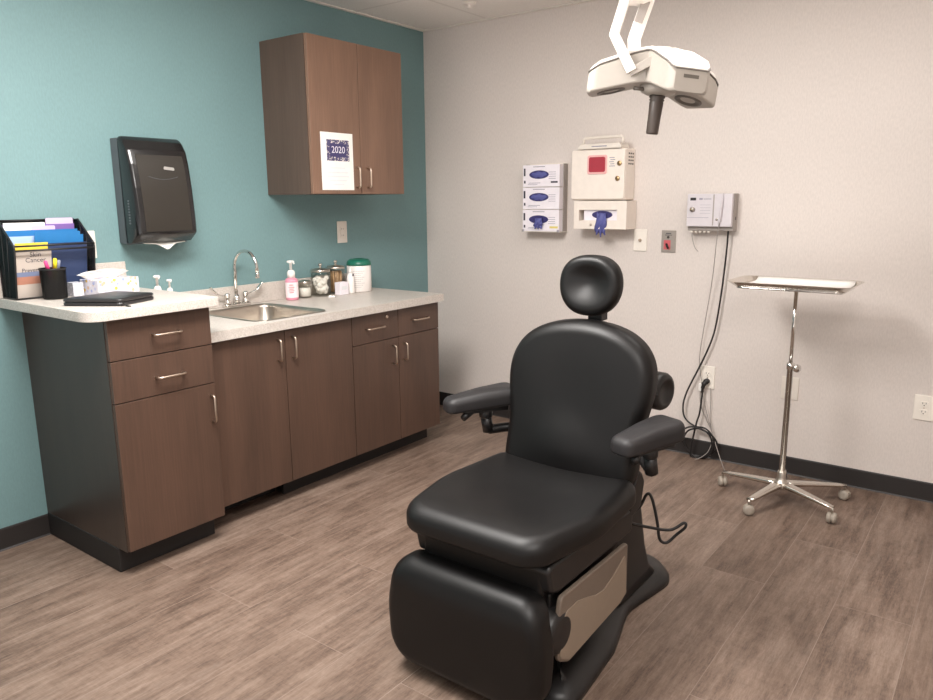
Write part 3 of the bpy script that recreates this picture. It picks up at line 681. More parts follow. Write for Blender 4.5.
for k in range(3):
    z0 = 1.2115+.128*k; z1 = z0+.125
    t = thing('glove_box', names[k], 'glove box', (.944, -.05, z0), 'glove boxes in the white rack')
    obj('carton', B(gx0, gx1, -.092, -.006, z0, z1-.001), 'box_white', t, bevel=.0015)
    oc = (.930, (z0+z1)/2+.006)
    bm = new(); prism(bm, [(oc[0]+.066*math.cos(a*PI/16), oc[1]+.024*math.sin(a*PI/16)) for a in range(32)], .0920, .0926, XZ(0)); obj('opening', bm, 'glove_dark', t)
    bm = new(); rows = []
    for i in range(-8, 9):
        u = i/8
        rows.append([bm.verts.new((oc[0]+u*.054, -.0928-.006*(1-u*u)*math.sin(PI*(j+.5)/5), oc[1]+(j/4-.5)*.032*math.sqrt(max(0,1-u*u))+.003*math.sin(u*8+k))) for j in range(5)])
    for a, b in zip(rows, rows[1:]):
        for j in range(4): bm.faces.new((a[j], b[j], b[j+1], a[j+1]))
    if k: obj('glove_bulge', bm, 'glove_blue', t, True)
    else: bm.free()
    bm = new()
    box(bm, gx0+.070, gx0+.150, -.0926, -.0922, z1-.014, z1-.010)
    for q in range(4): box(bm, gx0+.175, gx0+.222, -.0926, -.0922, z0+.044+.012*q, z0+.0465+.012*q)
    box(bm, gx0+.040, gx0+.120, -.0926, -.0922, z0+.020, z0+.023); box(bm, gx0+.035, gx0+.100, -.0926, -.0922, z0+.012, z0+.0145)
    obj('small_print', bm, 'ink_grey', t)
    bm = new()
    box(bm, gx0+.006, gx0+.018, -.0926, -.0922, z0+.062, z0+.105); box(bm, gx0+.008, gx0+.019, -.0926, -.0922, z0+.020, z0+.036)
    if k == 2: box(bm, gx0+.190, gx0+.235, -.0926, -.0922, z0+.020, z0+.030)
    obj('dark_marking', bm, 'ink_dark', t)
    if k == 0: obj('yellow_marking', B(gx0+.185, gx0+.240, -.0926, -.0922, z0+.018, z0+.030), 'yellow_ink', t)
def glove(lab, ox, oz, y, drop, w, spread):
    t = thing('glove', lab, 'glove', (ox, y, oz-drop))
    bm = new(); rows = []
    for i in range(13):
        s = i/12; ww = w*(.55+.45*math.sin(PI*(.25+.6*s))+spread*s*s); yy = y-.004-.012*math.sin(PI*s)
        rows.append([bm.verts.new((ox+.004*math.sin(s*5)+ww*q/4, yy-.007*math.cos(q*1.4+s*6), oz-drop*s-.006*abs(q)/4*math.sin(s*4))) for q in range(-4, 5)])
    for a, b in zip(rows, rows[1:]):
        for j in range(8): bm.faces.new((a[j], b[j], b[j+1], a[j+1]))
    o = obj('cuff', bm, 'glove_blue', t, True); s = o.modifiers.new('thick', 'SOLIDIFY'); s.thickness = .004
    for q in (-1, 0, 1):
        bm = new(); x = ox+q*w*.55; tube(bm, [(x,y-.008,oz-drop*.8),(x+q*.004,y-.012,oz-drop*1.0),(x+q*.01,y-.010,oz-drop*(1.10 if q else 1.2))], [.010,.0085,.005], 10, 4, flat=.6); obj('finger', bm, 'glove_blue', t, True)
glove('blue glove hanging out of the bottom box in the white rack', .936, 1.286, -.094, .052, .028, .0)

# sharps cabinet with glove holder below
sx0, sx1, sz0, sz1, sd = 1.160, 1.483, 1.388, 1.660, .128
t = thing('sharps_cabinet', 'cream wall cabinet with red window and lock above the glove holder', 'sharps container', (1.32, -.065, sz0))
bm = new(); prism(bm, fillet(rect(sx0, sx1, sz0, sz1), .010, 5), .0005, sd-.012, XZ(0)); obj('housing', bm, 'cream_plastic', t, bevel=.003)
bm = new(); prism(bm, fillet(rect(sx0+.002, sx1-.002, sz0+.006, sz1-.002), .012, 5), sd-.012, sd, XZ(0)); dr = obj('door', bm, 'cream_plastic', t, bevel=.004, seg=3)
bm = new(); prism(bm, fillet(rect(1.262, 1.380, 1.527, 1.628), .012, 5), sd, sd+.004, XZ(0)); obj('window_frame', bm, 'pink_rim', dr, bevel=.0015)
bm = new(); prism(bm, fillet(rect(1.272, 1.370, 1.538, 1.618), .010, 5), sd+.003, sd+.0055, XZ(0)); obj('window_pane', bm, 'red_window', dr, bevel=.001)
for lx, lz in ((1.452, 1.581), (1.443, 1.502)):
    bm = new(); lathe(bm, [(.013,0),(.013,.004),(.010,.006)], (lx,-sd,lz), (0,-1,0), 20); l = obj('lock', bm, 'brass', dr, True)
    bm = new(); box(bm, lx-.0015, lx+.0015, -sd-.0068, -sd-.0058, lz-.006, lz+.006); obj('keyhole', bm, 'slot_dark', l)
bm = new()
for q in range(5): box(bm, 1.392+.006*(q%2), 1.426-.004*(q%3), -sd-.0004, -sd, 1.566+.011*q, 1.570+.011*q)
obj('small_print', bm, 'ink_grey', dr)
bm = new()
for r in range(4):
    for q in range(3): box(bm, sx1-.0006, sx1+.0006, -.085+.024*q, -.070+.024*q, 1.575+.018*r, 1.583+.018*r)
obj('vent', bm, 'slot_dark', t)
t = thing('sharps_tray', 'white carry-handle tray insert on top of the sharps cabinet', 'sharps container', (1.34, -.07, sz1))
bm = new(); prism(bm, fillet([(1.205,sz1),(1.205,sz1+.010),(1.225,sz1+.028),(1.452,sz1+.028),(1.462,sz1+.010),(1.462,sz1)], .006, 3), .030, .140, XZ(0)); obj('lid', bm, 'white_plastic', t, bevel=.003)
bm = new(); tube(bm, [(1.222,-.105,sz1+.020),(1.222,-.105,sz1+.054),(1.232,-.105,sz1+.062),(1.445,-.105,sz1+.062),(1.456,-.105,sz1+.054),(1.456,-.105,sz1+.020)], .008, 10); obj('handle', bm, 'white_plastic', t, True)
obj('lettering', B(1.290, 1.380, -.1412, -.1404, sz1+.011, sz1+.016), 'ink_grey', t)
hx0, hx1, hz0, hz1 = 1.182, 1.508, 1.232, 1.386
hx1 = 1.500
t = thing('glove_holder', 'cream glove dispenser under the sharps cabinet with a wide slot', 'dispenser', (1.34, -.06, hz0))
bm = new(); y0 = .0005; dd = .126; o1 = fillet(rect(hx0, hx1, hz0, hz1-.002), .008, 4); sl = (1.214, 1.445, 1.278, 1.336)
box(bm, hx0, sl[0], -dd, -y0, hz0, hz1-.002); box(bm, sl[1], hx1, -dd, -y0, hz0, hz1-.002); box(bm, sl[0], sl[1], -dd, -y0, hz0, sl[2]); box(bm, sl[0], sl[1], -dd, -y0, sl[3], hz1-.002); box(bm, sl[0], sl[1], -.012, -y0, sl[2], sl[3])
bmesh.ops.remove_doubles(bm, verts=bm.verts[:], dist=1e-5)
obj('housing', bm, 'cream_plastic', t)
bm = new(); lathe(bm, [(.007,0),(.007,.003),(.004,.004)], (1.290,-dd,1.255), (0,-1,0), 14); obj('screw', bm, 'satin_nickel', t, True)
t = thing('glove_box', 'white glove box inside the cream glove dispenser slot', 'glove box', (1.35, -.06, sl[2]))
obj('carton', B(1.238, 1.443, -.112, -.014, sl[2]+.0005, sl[3]-.001), 'box_white', t)
bm = new(); prism(bm, [(1.350+.062*math.cos(a*PI/16), 1.309+.022*math.sin(a*PI/16)) for a in range(32)], .1122, .1130, XZ(0)); obj('opening', bm, 'glove_dark', t)
glove('blue glove hanging out of the cream glove dispenser', 1.350, 1.318, -.1135, .108, .032, .15)

# plates on the back wall
plate('wall_plate', 'white wall plate with small jack, right of the glove dispenser', 'wall plate', 'back', 1.531, 1.170, .078, .118, 'ivory_plate', 'knob')
t = plate('wall_switch', 'steel wall plate with red tag and small lever switch', 'switch', 'back', 1.694, 1.168, .080, .118, 'plate_steel', 'blank')
bm = new(); prism(bm, rect(1.668, 1.706, 1.124, 1.174), .006, .0066, XZ(0)); obj('red_marking', bm, 'red_tag', t)
bm = new(); tube(bm, [(1.684,-.007,1.152),(1.690,-.016,1.146),(1.700,-.022,1.130)], [.007,.006,.005], 10); obj('toggle', bm, 'black_plastic', t, True)
bm = new(); lathe(bm, [(.007,0),(.007,.003),(.005,.004)], (1.692,-.006,1.190), (0,-1,0), 14); obj('indicator', bm, 'slot_dark', t, True)
bm = new(); box(bm, 1.678, 1.708, -.0066, -.006, 1.208, 1.212); box(bm, 1.674, 1.712, -.0066, -.006, 1.200, 1.203); obj('small_print', bm, 'ink_dark', t)
plate('wall_outlet', 'white outlet low on the back wall with a black plug', 'outlet', 'back', 1.946, .450, .076, .124)
plate('wall_outlet', 'white outlet low on the back wall behind the tray stand pole', 'outlet', 'back', 2.364, .451, .082, .116, 'white_plastic', 'blank')
plate('wall_outlet', 'white duplex outlet low on the back wall at far right', 'outlet', 'back', 2.946, .443, .082, .118)

# ------------------------------------------------------------------ electrosurgical unit
dx0, dx1, dz0, dz1 = 1.816, 2.046, 1.252, 1.416
t = thing('electrosurgical_unit', 'grey wall-mounted electrosurgical unit with dial and hanging cords', 'medical device', (1.93, -.04, dz0))
bm = new(); prism(bm, rect(dx0, dx1+.004, dz0-.022, dz1), .0005, .060, XZ(0)); obj('housing', bm, 'device_side', t, bevel=.003)
bm = new(); prism(bm, fillet(rect(dx0, dx1, dz0, dz1), .003, 3), .060, .084, XZ(0)); obj('front_panel', bm, 'device_grey', t, bevel=.003)
obj('display', B(1.832, 1.862, -.0848, -.084, 1.383, 1.397), 'black_plastic', t)
bm = new(); lathe(bm, [(.013,0),(.012,.008),(.010,.014),(.002,.015)], (1.846,-.084,1.338), (0,-1,0), 18); k_ = obj('dial', bm, 'steel', t, True)
bm = new()
box(bm, 1.878, 1.896, -.0846, -.084, 1.386, 1.395); box(bm, 1.900, 1.940, -.0846, -.084, 1.388, 1.392)
box(bm, 1.818, 1.930, -.0846, -.084, 1.296, 1.298)
for q in range(4): box(bm, 1.884, 1.938, -.0845, -.084, 1.318+.014*q, 1.3193+.014*q)
obj('small_print', bm, 'ink_grey', t)
obj('divider', B(1.950, 1.956, -.0855, -.084, dz0+.006, dz1-.004), 'device_side', t)
bm = new(); lathe(bm, [(.006,0),(.006,.003),(.002,.005)], (1.973,-.084,1.288), (0,-1,0), 14); obj('clip', bm, 'bright_steel', t, True)
bm = new()
for q in range(5): lathe(bm, [(.007,0),(.007,.010),(.004,.012)], (1.836+.022*q,-.050,dz0-.022), (0,0,-1), 12)
obj('sockets', bm, 'white_plastic', t, True)
obj('side_port', B(dx1+.0035, dx1+.0050, -.036, -.028, 1.285, 1.300), 'black_plastic', t)
bm = new(); tube(bm, [(1.838,-.05,1.222),(1.836,-.04,1.19),(1.846,-.02,1.14),(1.862,-.012,1.12)], .0016, 6, 6); obj('short_lead', bm, 'cord_grey', t, True)
t = thing('electrosurgical_pencil', 'slim white handpiece with thin grey cord on the electrosurgical unit', 'handpiece', (1.995, -.095, 1.26))
bm = new(); tube(bm, [(2.000,-.093,1.418),(1.999,-.093,1.372),(1.997,-.093,1.36),(1.992,-.093,1.285),(1.988,-.093,1.262)], [.0022,.0030,.0052,.0055,.003], 10); obj('handpiece', bm, 'device_grey', t, True)
bm = new(); tube(bm, [(1.988,-.093,1.262),(1.976,-.075,1.18),(1.952,-.045,.95),(1.918,-.030,.70),(1.905,-.026,.55),(1.922,-.026,.43),(1.938,-.028,.34),(1.976,-.035,.22),(2.030,-.06,.10),(2.10,-.13,.006),(2.16,-.22,.004)], .0022, 6, 8); obj('cord', bm, 'cord_grey', t, True)
t = thing('power_cord', 'thick black power cord coiled below the electrosurgical unit', 'cord', (1.93, -.04, .0))
cpath = [(2.020,-.040,1.232),(2.019,-.040,1.16),(2.011,-.035,1.03),(1.997,-.032,.86),(1.976,-.032,.70),(1.938,-.032,.58),(1.893,-.034,.47),(1.848,-.036,.36),(1.832,-.038,.28),(1.848,-.042,.215),(1.905,-.046,.18)]
for k in range(1, 27):
    a = PI*.60 - 2*PI*k/10; r1 = .086+.006*math.sin(k*1.7); cc = (1.930+.012*math.sin(k*.9), .093)
    cpath.append((cc[0]+r1*1.02*math.cos(a), -.052-.010*math.sin(k*.7), cc[1]+r1*math.sin(a)))
cpath += [(1.912,-.048,.185),(1.925,-.04,.25),(1.930,-.034,.32),(1.931,-.030,.372)]
bm = new(); tube(bm, cpath, .0048, 8, 5); obj('cable', bm, 'cord_black', t, True)
bm = new(); tube(bm, [(1.931,-.030,.37),(1.932,-.030,.395),(1.938,-.027,.418),(1.944,-.018,.428)], [.007,.010,.013,.013], 10, 4); lathe(bm, [(.016,0),(.016,.014),(.012,.02)], (1.946,-.0092,.4295), (0,-1,0), 16); obj('plug', bm, 'cord_black', t, True)
t = thing('plug_adapter', 'small white adapter with thin white lead under the outlet', 'adapter', (1.92, -.03, .36))
obj('body', B(1.904, 1.934, -.020, -.0065, .372, .412), 'pump_white', t, bevel=.003)
bm = new(); tube(bm, [(1.916,-.018,.374),(1.922,-.018,.30),(1.958,-.022,.22),(2.000,-.028,.14),(1.99,-.045,.06),(1.96,-.06,.02),(1.93,-.09,.004)], .0022, 6, 8); obj('lead', bm, 'cord_grey', t, True)
bm = new(); tube(bm, [(1.968,-.012,.395),(1.975,-.015,.30),(1.978,-.018,.22),(2.002,-.030,.13)], .0018, 6, 8); obj('lead', bm, 'cord_grey', t, True)

# ------------------------------------------------------------------ mayo stand
mx, my = 2.452, -.420
t = thing('instrument_stand', 'chrome rolling instrument stand with five-leg caster base', 'stand', (mx, my, 0))
bm = new(); lathe(bm, [(.034,.0),(.036,.006),(.036,.022),(.024,.032),(.019,.05),(.019,.075),(.016,.08)], (mx,my,.080), seg=28); obj('hub', bm, 'cast_aluminium', t, True)
ends = [(2.168,-.360),(2.374,-.635),(2.691,-.515),(2.685,-.200),(2.400,-.150)]
for ex, ey in ends:
    d = Vector((ex-mx, ey-my, 0)); L = d.length; d.normalize(); s = Vector((-d.y, d.x, 0)); bm = new(); rows = []
    for q in range(9):
        f = q/8; c = Vector((mx, my, 0))+d*(.02+(L-.02)*f); w = .023-.008*f; zt = .108-.030*f**1.2; zb = zt-(.022-.010*f)
        rows.append([bm.verts.new((c+s*a*w)+Vector((0,0,z))) for a, z in ((-1,zb),(-1.0,zt-.004),(-.6,zt),(.6,zt),(1,zt-.004),(1,zb))])
    for a, b in zip(rows, rows[1:]):
        for k in range(6): bm.faces.new((a[k], a[(k+1)%6], b[(k+1)%6], b[k]))
    bm.faces.new(rows[0][::-1]); bm.faces.new(rows[-1]); obj('leg', bm, 'bright_steel', t, True)
for i, (ex, ey) in enumerate(ends):
    a = .6+i*1.3; wdir = Vector((math.cos(a), math.sin(a), 0)); c = Vector((ex, ey, .025)); bm = new()
    lathe(bm, [(.012,-.021),(.021,-.019),(.0245,-.011),(.0245,-.004),(.020,-.0025),(.020,.0025),(.0245,.004),(.0245,.011),(.021,.019),(.012,.021)], c, wdir, 24)
    cs = obj('caster', bm, 'caster_grey', t, True)
    bm = new(); tube(bm, [c+Vector((0,0,.018)), c+Vector((0,0,.046))], .006, 10); obj('stem', bm, 'steel', cs, True)
bm = new(); lathe(bm, [(.0135,.158),(.0135,.640),(.017,.641),(.017,.668),(.012,.670)], (mx,my,0), seg=24); obj('outer_pole', bm, 'chrome', t, True)
bm = new(); lathe(bm, [(.0085,.665),(.0085,1.002)], (mx,my,0), seg=20); obj('inner_pole', bm, 'chrome', t, True)
bm = new(); tube(bm, [(mx+.014,my-.010,.652),(mx+.030,my-.022,.652)], .005, 8); lathe(bm, [(.012,0),(.018,.004),(.018,.012),(.010,.016)], (mx+.028,my-.020,.652), (.8,-.6,0), 18); obj('knob', bm, 'chrome', t, True)
# tray stands along the wall; its long axis follows x
ty0, ty1, tx0, tx1 = -.500, -.225, 2.155, 2.660
ty0, ty1, tx0, tx1 = -.575, -.255, 2.186, 2.694
# frame ring joined to the pole
bm = new(); ring = fillet(rect(tx0+.040, tx1-.035, ty0+.028, ty1-.028), .03, 5)
tube(bm, [(x, y, 1.007) for x, y in ring]+[(ring[0][0], ring[0][1], 1.007)], .0045, 8, cap=False)
tube(bm, [(mx,ty0+.028,1.006),(mx,my,1.004),(mx,ty1-.028,1.006)], .0055, 8)
obj('tray_frame', bm, 'chrome', t, True)
t = thing('instrument_tray', 'shallow stainless steel tray resting on the rolling stand', 'tray', ((tx0+tx1)/2, (ty0+ty1)/2, 1.013))
bm = new(); n = 6
L = [(.030,.035,1.014),(.026,.036,1.0135),(.004,.050,1.032),(-.002,.052,1.034),(-.004,.052,1.0325),(.003,.048,1.0305),(.027,.034,1.0125),(.031,.030,1.0125)]
R = [[bm.verts.new((x, y, z)) for x, y in fillet(rect(tx0+i, tx1-i, ty0+i, ty1-i), r, n)] for i, r, z in L]; k = len(R[0])
for a, b in zip(R, R[1:]):
    for i in range(k): bm.faces.new((a[i], a[(i+1)%k], b[(i+1)%k], b[i]))
bm.faces.new(R[0]); bm.faces.new(R[-1][::-1]); obj('pan', bm, 'bright_steel', t, False, bevel=0)
bm = new(); G = []
for j in range(13):
    v = j/12; yy = ty0+.034+(ty1-ty0-.046)*v; G.append([bm.verts.new((tx0+.060+(tx1-tx0-.094)*q/10, yy, 1.0155+(.016*max(0,(v-.86)/.14)))) for q in range(11)])
for a, b in zip(G, G[1:]):
    for j in range(10): bm.faces.new((a[j], a[j+1], b[j+1], b[j]))
o = tag(obj('paper_liner', bm, 'white_paper', None, True), 'white paper liner lying in the steel instrument tray', 'paper'); s = o.modifiers.new('thick', 'SOLIDIFY'); s.thickness = .0012; s.offset = 1

# ------------------------------------------------------------------ procedure chair
qx = 2.10
ch = thing('procedure_chair', 'black vinyl procedure chair with headrest, armrests and taupe base panel', 'chair', (qx, -1.95, 0))
def interp(T, z):
    if z <= T[0][0]: return T[0][1]
    for (a, b), (c, d) in zip(T, T[1:]):
        if z <= c:
            s = (z-a)/(c-a); return b+(d-b)*s
    return T[-1][1]
# base
foot = fillet([(qx-.275,-2.27),(qx+.275,-2.27),(qx+.245,-1.93),(qx+.182,-1.70),(qx+.228,-1.41),(qx+.12,-1.30),(qx-.11,-1.30),(qx-.205,-1.40),(qx-.178,-1.70),(qx-.245,-1.93)], [.07,.07,.2,.2,.11,.11,.11,.11,.2,.2], 8)
bm = new(); pillow(bm, foot, [(.0,0,0),(0,1,0),(0,1,.014),(.004,1,.024),(.016,1,.034),(.045,1,.046),(.08,.98,.058),(.10,.7,.064),(.10,0,.066)], XY(.001), 96); obj('base', bm, 'black_plastic', ch, True)
# column
bm = new(); secs = []
for z, a, y0, y1 in ((.05,.175,-1.78,-1.42),(.075,.160,-1.77,-1.44),(.16,.150,-1.76,-1.46),(.30,.140,-1.76,-1.48),(.36,.130,-1.77,-1.50)):
    secs.append([bm.verts.new((x, y, z)) for x, y in fillet(rect(qx-a, qx+a, y0, y1), .05, 5)])
for a, b in zip(secs, secs[1:]):
    for i in range(len(a)): bm.faces.new((a[i], a[(i+1)%len(a)], b[(i+1)%len(a)], b[i]))
bm.faces.new(secs[-1]); bm.faces.new(secs[0][::-1]); obj('column', bm, 'black_plastic', ch, True)
# taupe side shroud with a drawer front
side = [(-1.865,.345),(-1.862,.172),(-1.905,.158),(-2.235,.135),(-2.292,.165),(-2.292,.300),(-2.280,.352)]
for s in (-1, 1):
    bm = new(); prism(bm, fillet(side, [.012,.012,.03,.03,.03,.05,.02], 6), 0, .016, lambda u, v, d: (qx+s*(.230+d), u, v)); o = obj('side_panel', bm, 'taupe_plastic', ch, bevel=.005, seg=3)
    lower = [(-1.878,.255),(-1.872,.180),(-1.910,.164),(-2.232,.142),(-2.285,.172),(-2.288,.282),(-2.25,.300),(-2.19,.302),(-2.13,.285),(-2.08,.268),(-2.03,.262),(-1.97,.278),(-1.92,.300),(-1.888,.318)]
    bm = new(); prism(bm, fillet(lower, [.01,.01,.02,.02,.02,.02,.03,.05,.05,.05,.05,.05,.05,.01], 5), .0155, .0185, lambda u, v, d: (qx+s*(.230+d), u, v)); obj('drawer_front', bm, 'taupe_light', ch, bevel=.001)
bm = new(); box(bm, qx-.213, qx+.213, -2.285, -1.87, .150, .352); obj('inner_housing', bm, 'black_plastic', ch, bevel=.01)
bm = new(); prism(bm, fillet([(-2.33,.452),(-1.80,.436),(-1.80,.354),(-2.27,.354),(-2.31,.37)], .02, 4), -.232, .232, lambda u, v, d: (qx+d, u, v)); obj('seat_frame', bm, 'black_plastic', ch, bevel=.012, seg=3)
bm = new(); prism(bm, fillet([(-2.325,.448),(-2.20,.44),(-2.20,.30),(-2.27,.26),(-2.315,.30)], .02, 4), -.205, .205, lambda u, v, d: (qx+d, u, v)); obj('front_apron', bm, 'black_vinyl', ch, bevel=.015, seg=3)
bm = new(); lathe(bm, [(.040,-.250),(.056,-.246),(.064,-.236),(.064,.236),(.056,.246),(.040,.250)], (qx,-2.276,.245), (1,0,0), 28); obj('hinge_housing', bm, 'black_plastic', ch, True)
# seat cushion
sx_ = 2.092
so = fillet([(sx_-.232,-2.385),(sx_+.232,-2.385),(sx_+.288,-2.12),(sx_+.262,-1.80),(sx_-.262,-1.80),(sx_-.288,-2.12)], [.085,.085,.45,.06,.06,.45], 12)
def seatfn(u, v, d):
    q = (v+2.385)/.585; nx = (u-sx_)/.28
    top = max(0, (d-.045)/.037)
    z = .458+d - top*(.020*math.exp(-((q-.55)/.34)**2)*(1-min(1, nx*nx)))
    if q < .2: z -= .014*((.2-q)/.2)**2*top
    z -= .006*max(0, .2-q)/.2*(1-top)
    return (u, v, z)
bm = new(); pillow(bm, so, cushion_rings(.082, .042, .004, .020, 8, 14), seatfn, 112); obj('seat', bm, 'black_vinyl', ch, True)
# back cushion
hw = [(.430,.12),(.440,.17),(.460,.222),(.49,.250),(.52,.252),(.60,.232),(.70,.238),(.78,.262),(.84,.268),(.90,.257),(.945,.228),(.98,.178),(1.000,.115),(1.010,.05)]
bo = []
zs = [.43+.58*i/60 for i in range(61)]
qb = qx+.011
for z in zs: bo.append((qb+interp(hw, z), z))
for z in reversed(zs): bo.append((qb-interp(hw, z), z))
bo = resample(bo, 160)
for _ in range(45):
    bo = [((bo[i-1][0]+2*bo[i][0]+bo[(i+1)%160][0])/4, (bo[i-1][1]+2*bo[i][1]+bo[(i+1)%160][1])/4) for i in range(160)]
def backfn(u, v, d):
    q = (v-.44)/.57; y = -1.772+.088*q
    top = max(0, (d-.05)/.05)
    y -= d + top*(.016*math.exp(-((v-.60)/.09)**2)*math.exp(-((u-qb)/.11)**2)) - top*.014*math.exp(-((v-.80)/.15)**2)*math.exp(-((u-qb)/.15)**2)
    return (u-.022*(1-q), y, v)
bm = new(); pillow(bm, bo, cushion_rings(.090, .044, .014, .020, 10, 16), backfn, 128); obj('backrest', bm, 'black_vinyl', ch, True)
bm = new(); 
pillow(bm, [(qx+(x-qx)*.86, .50+(z-.50)*.84) for x, z in bo], [(.0,0,0),(0,1,0),(.0,1,.012),(.006,1,.016),(.006,0,.016)], lambda u, v, d: (u, -1.772+.088*(v-.44)/.57+.016-d, v), 96); obj('back_shell', bm, 'black_plastic', ch, True)
# headrest
hxq = 2.098
ho = [(hxq+.110*math.copysign(abs(math.cos(a))**.82, math.cos(a))*(1-.10*max(0,-math.sin(a))), 1.116+.100*math.copysign(abs(math.sin(a))**.82, math.sin(a))) for a in [2*PI*i/80 for i in range(80)]]
def headfn(u, v, d):
    rx, rz = (u-hxq)/.110, (v-1.116)/.1; top = max(0, (d-.035)/.04)
    y = -1.640-d + top*.030*math.exp(-(rx*rx*2.2+(rz-.15)**2*3.0)) + .06*(v-1.116)
    return (u, y, v)
bm = new(); pillow(bm, ho, cushion_rings(.078, .036, .0, .030, 8, 12), headfn, 80); obj('headrest', bm, 'black_vinyl', ch, True)
bm = new(); tube(bm, [(qx+.010,-1.655,.90),(qx+.012,-1.652,.98),(qx+.015,-1.655,1.03),(qx+.012,-1.650,1.08)], .018, 12, 4, flat=.6); box(bm, qx-.010, qx+.040, -1.676, -1.634, 1.000, 1.026); obj('headrest_post', bm, 'black_plastic', ch)
# foot section
fq = 2.082
fo = fillet([(fq-.262,.035),(fq+.262,.035),(fq+.274,.22),(fq+.245,.372),(fq-.245,.372),(fq-.274,.22)], [.13,.13,.3,.075,.075,.3], 10)
def footfn(u, v, d):
    y = -2.318-d-.05*(.22-v)*0; y += .030*max(0, (v-.28)/.1)**2
    return (u, y, v)
bm = new(); pillow(bm, fo, cushion_rings(.090, .040, .004, .022, 8, 10), footfn, 96); obj('footrest', bm, 'black_vinyl', ch, True)
bm = new(); lathe(bm, [(.016,0),(.020,.004),(.020,.016),(.014,.02)], (1.835,-2.325,.048), (0,-.2,-1), 18); tube(bm, [(1.84,-2.318,.05),(1.90,-2.30,.12)], .010, 8); obj('footrest_bumper', bm, 'black_rubber', ch, True)
# armrests
def arm(cx, cy, ang, zt, s):
    L, W = (.240 if s > 0 else .268), .126
    ol = fillet([(-L/2,-W*.36),(L*.40,-W*.52),(L/2,-W*.30),(L/2,W*.34),(L*.38,W*.5),(-L/2,W*.30)], [.030,.05,.03,.03,.05,.030], 7)
    ca, sa = math.cos(ang), math.sin(ang)
    def f(u, v, d):
        z = zt-.060+d+.020*(u/L)-.010*max(0, (-u/L))*2*(d/.06)-.012*(v/W)*0
        return (cx+u*ca-v*sa, cy+u*sa+v*ca, z)
    bm = new(); pillow(bm, ol, cushion_rings(.060, .026, .004, .012, 6, 6), f, 72); a = obj('armrest', bm, 'armrest_vinyl', ch, True)
    def P(u, v, z): return Vector((cx+u*ca-v*sa, cy+u*sa+v*ca, z))
    bm = new(); prism(bm, fillet(rect(-.07, .10, -.030, .030), .012, 4), zt-.076, zt-.058, lambda u, v, d: P(u, v, d)); obj('pad_bracket', bm, 'black_plastic', a)
    bm = new(); lathe(bm, [(.020,0),(.024,.006),(.024,.030),(.018,.036)], P(.02, 0, zt-.104), (0,0,1), 18); tube(bm, [P(.02,0,zt-.10), P(.03,0,zt-.155)], .020, 12); obj('swivel', bm, 'black_plastic', a, True)
    bm = new(); tube(bm, [P(-.035,-.01,zt-.074), P(-.06,-.02,zt-.082), P(-.075,-.03,zt-.088)], [.010,.013,.012], 10); obj('release_knob', bm, 'black_plastic', a, True)
    e = P(.03, 0, zt-.150)
    bm = new(); tube(bm, [e, Vector((e.x-s*.05, e.y+.06, e.z+.004)), Vector((qx+s*.205, -1.742, e.z+.015))], .017, 12, 5); obj('arm_bar', bm, 'black_plastic', a, True)
arm(1.762, -1.838, math.radians(57), .746, -1)
arm(2.402, -1.893, math.radians(70), .744, 1)
# pivot hub at the right of the back
bm = new(); lathe(bm, [(.030,0),(.056,.004),(.062,.014),(.062,.050),(.056,.060),(.040,.064),(.036,.058),(.001,.058)], (2.300,-1.640,.785), (1,-.15,0), 28); p = obj('pivot_hub', bm, 'black_plastic', ch, True)
bm = new()
for k in range(10):
    a = 2*PI*k/10; c = Vector((2.350,-1.640-.008,.785)); d = Vector((0, math.cos(a), math.sin(a))); tube(bm, [c+d*.036, c+d*.058], .0045, 6)
obj('hub_ribs', bm, 'black_rubber', p, True)
bm = new(); tube(bm, [(2.303,-1.640,.785),(2.25,-1.66,.74),(2.2,-1.69,.70)], .030, 12, 4); obj('pivot_arm', bm, 'black_plastic', p, True)
for s in (1, -1):
    bm = new(); prism(bm, fillet([(-1.84,.40),(-1.74,.42),(-1.72,.50),(-1.76,.56),(-1.80,.50)], .02, 4), .214, .232, lambda u, v, d: (qx+s*d, u, v)); obj('hinge_cover', bm, 'black_plastic', ch, bevel=.006)
bm = new(); tube(bm, [(2.240,-1.70,.335),(2.262,-1.60,.345),(2.283,-1.58,.395),(2.300,-1.575,.380),(2.320,-1.57,.300),(2.330,-1.565,.235),(2.350,-1.55,.222),(2.375,-1.53,.250),(2.402,-1.52,.282),(2.396,-1.52,.296),(2.360,-1.55,.272),(2.300,-1.60,.285),(2.245,-1.68,.32)], .0052, 8, 8); obj('power_cord', bm, 'cord_black', ch, True)

# ------------------------------------------------------------------ procedure light
hub = Vector((2.236, -1.494, 1.812))
lt = thing('procedure_light', 'white and grey ceiling-arm procedure light with three lobes and dark handle', 'light', hub)
va = math.radians(22.9)                       # direction the light's own side arms spread along
RR = Vector((math.cos(va), math.sin(va), 0)); FF = Vector((-math.sin(va), math.cos(va), 0)); UU = Vector((0,0,1))
TILT = Matrix.Translation(hub) @ Matrix.Rotation(math.radians(6), 4, FF) @ Matrix.Translation(-hub)
angs = [va+math.radians(a) for a in (180, -66, 48)]
def lobe_sec(bm, ang, stations):
    d = Vector((math.cos(ang), math.sin(ang), 0)); s = Vector((-d.y, d.x, 0)); rows = []
    for r, w, zt, zb, rt in stations:
        p = fillet([(-w,zb),(w,zb),(w,zt),(-w,zt)], [rt*1.2,rt*1.2,rt,rt], 4); rows.append([bm.verts.new(hub+d*r+s*u+Vector((0,0,v))) for u, v in p])
    for a, b in zip(rows, rows[1:]):
        for i in range(len(a)): bm.faces.new((a[i], a[(i+1)%len(a)], b[(i+1)%len(a)], b[i]))
    bm.faces.new(rows[0][::-1]); bm.faces.new(rows[-1])
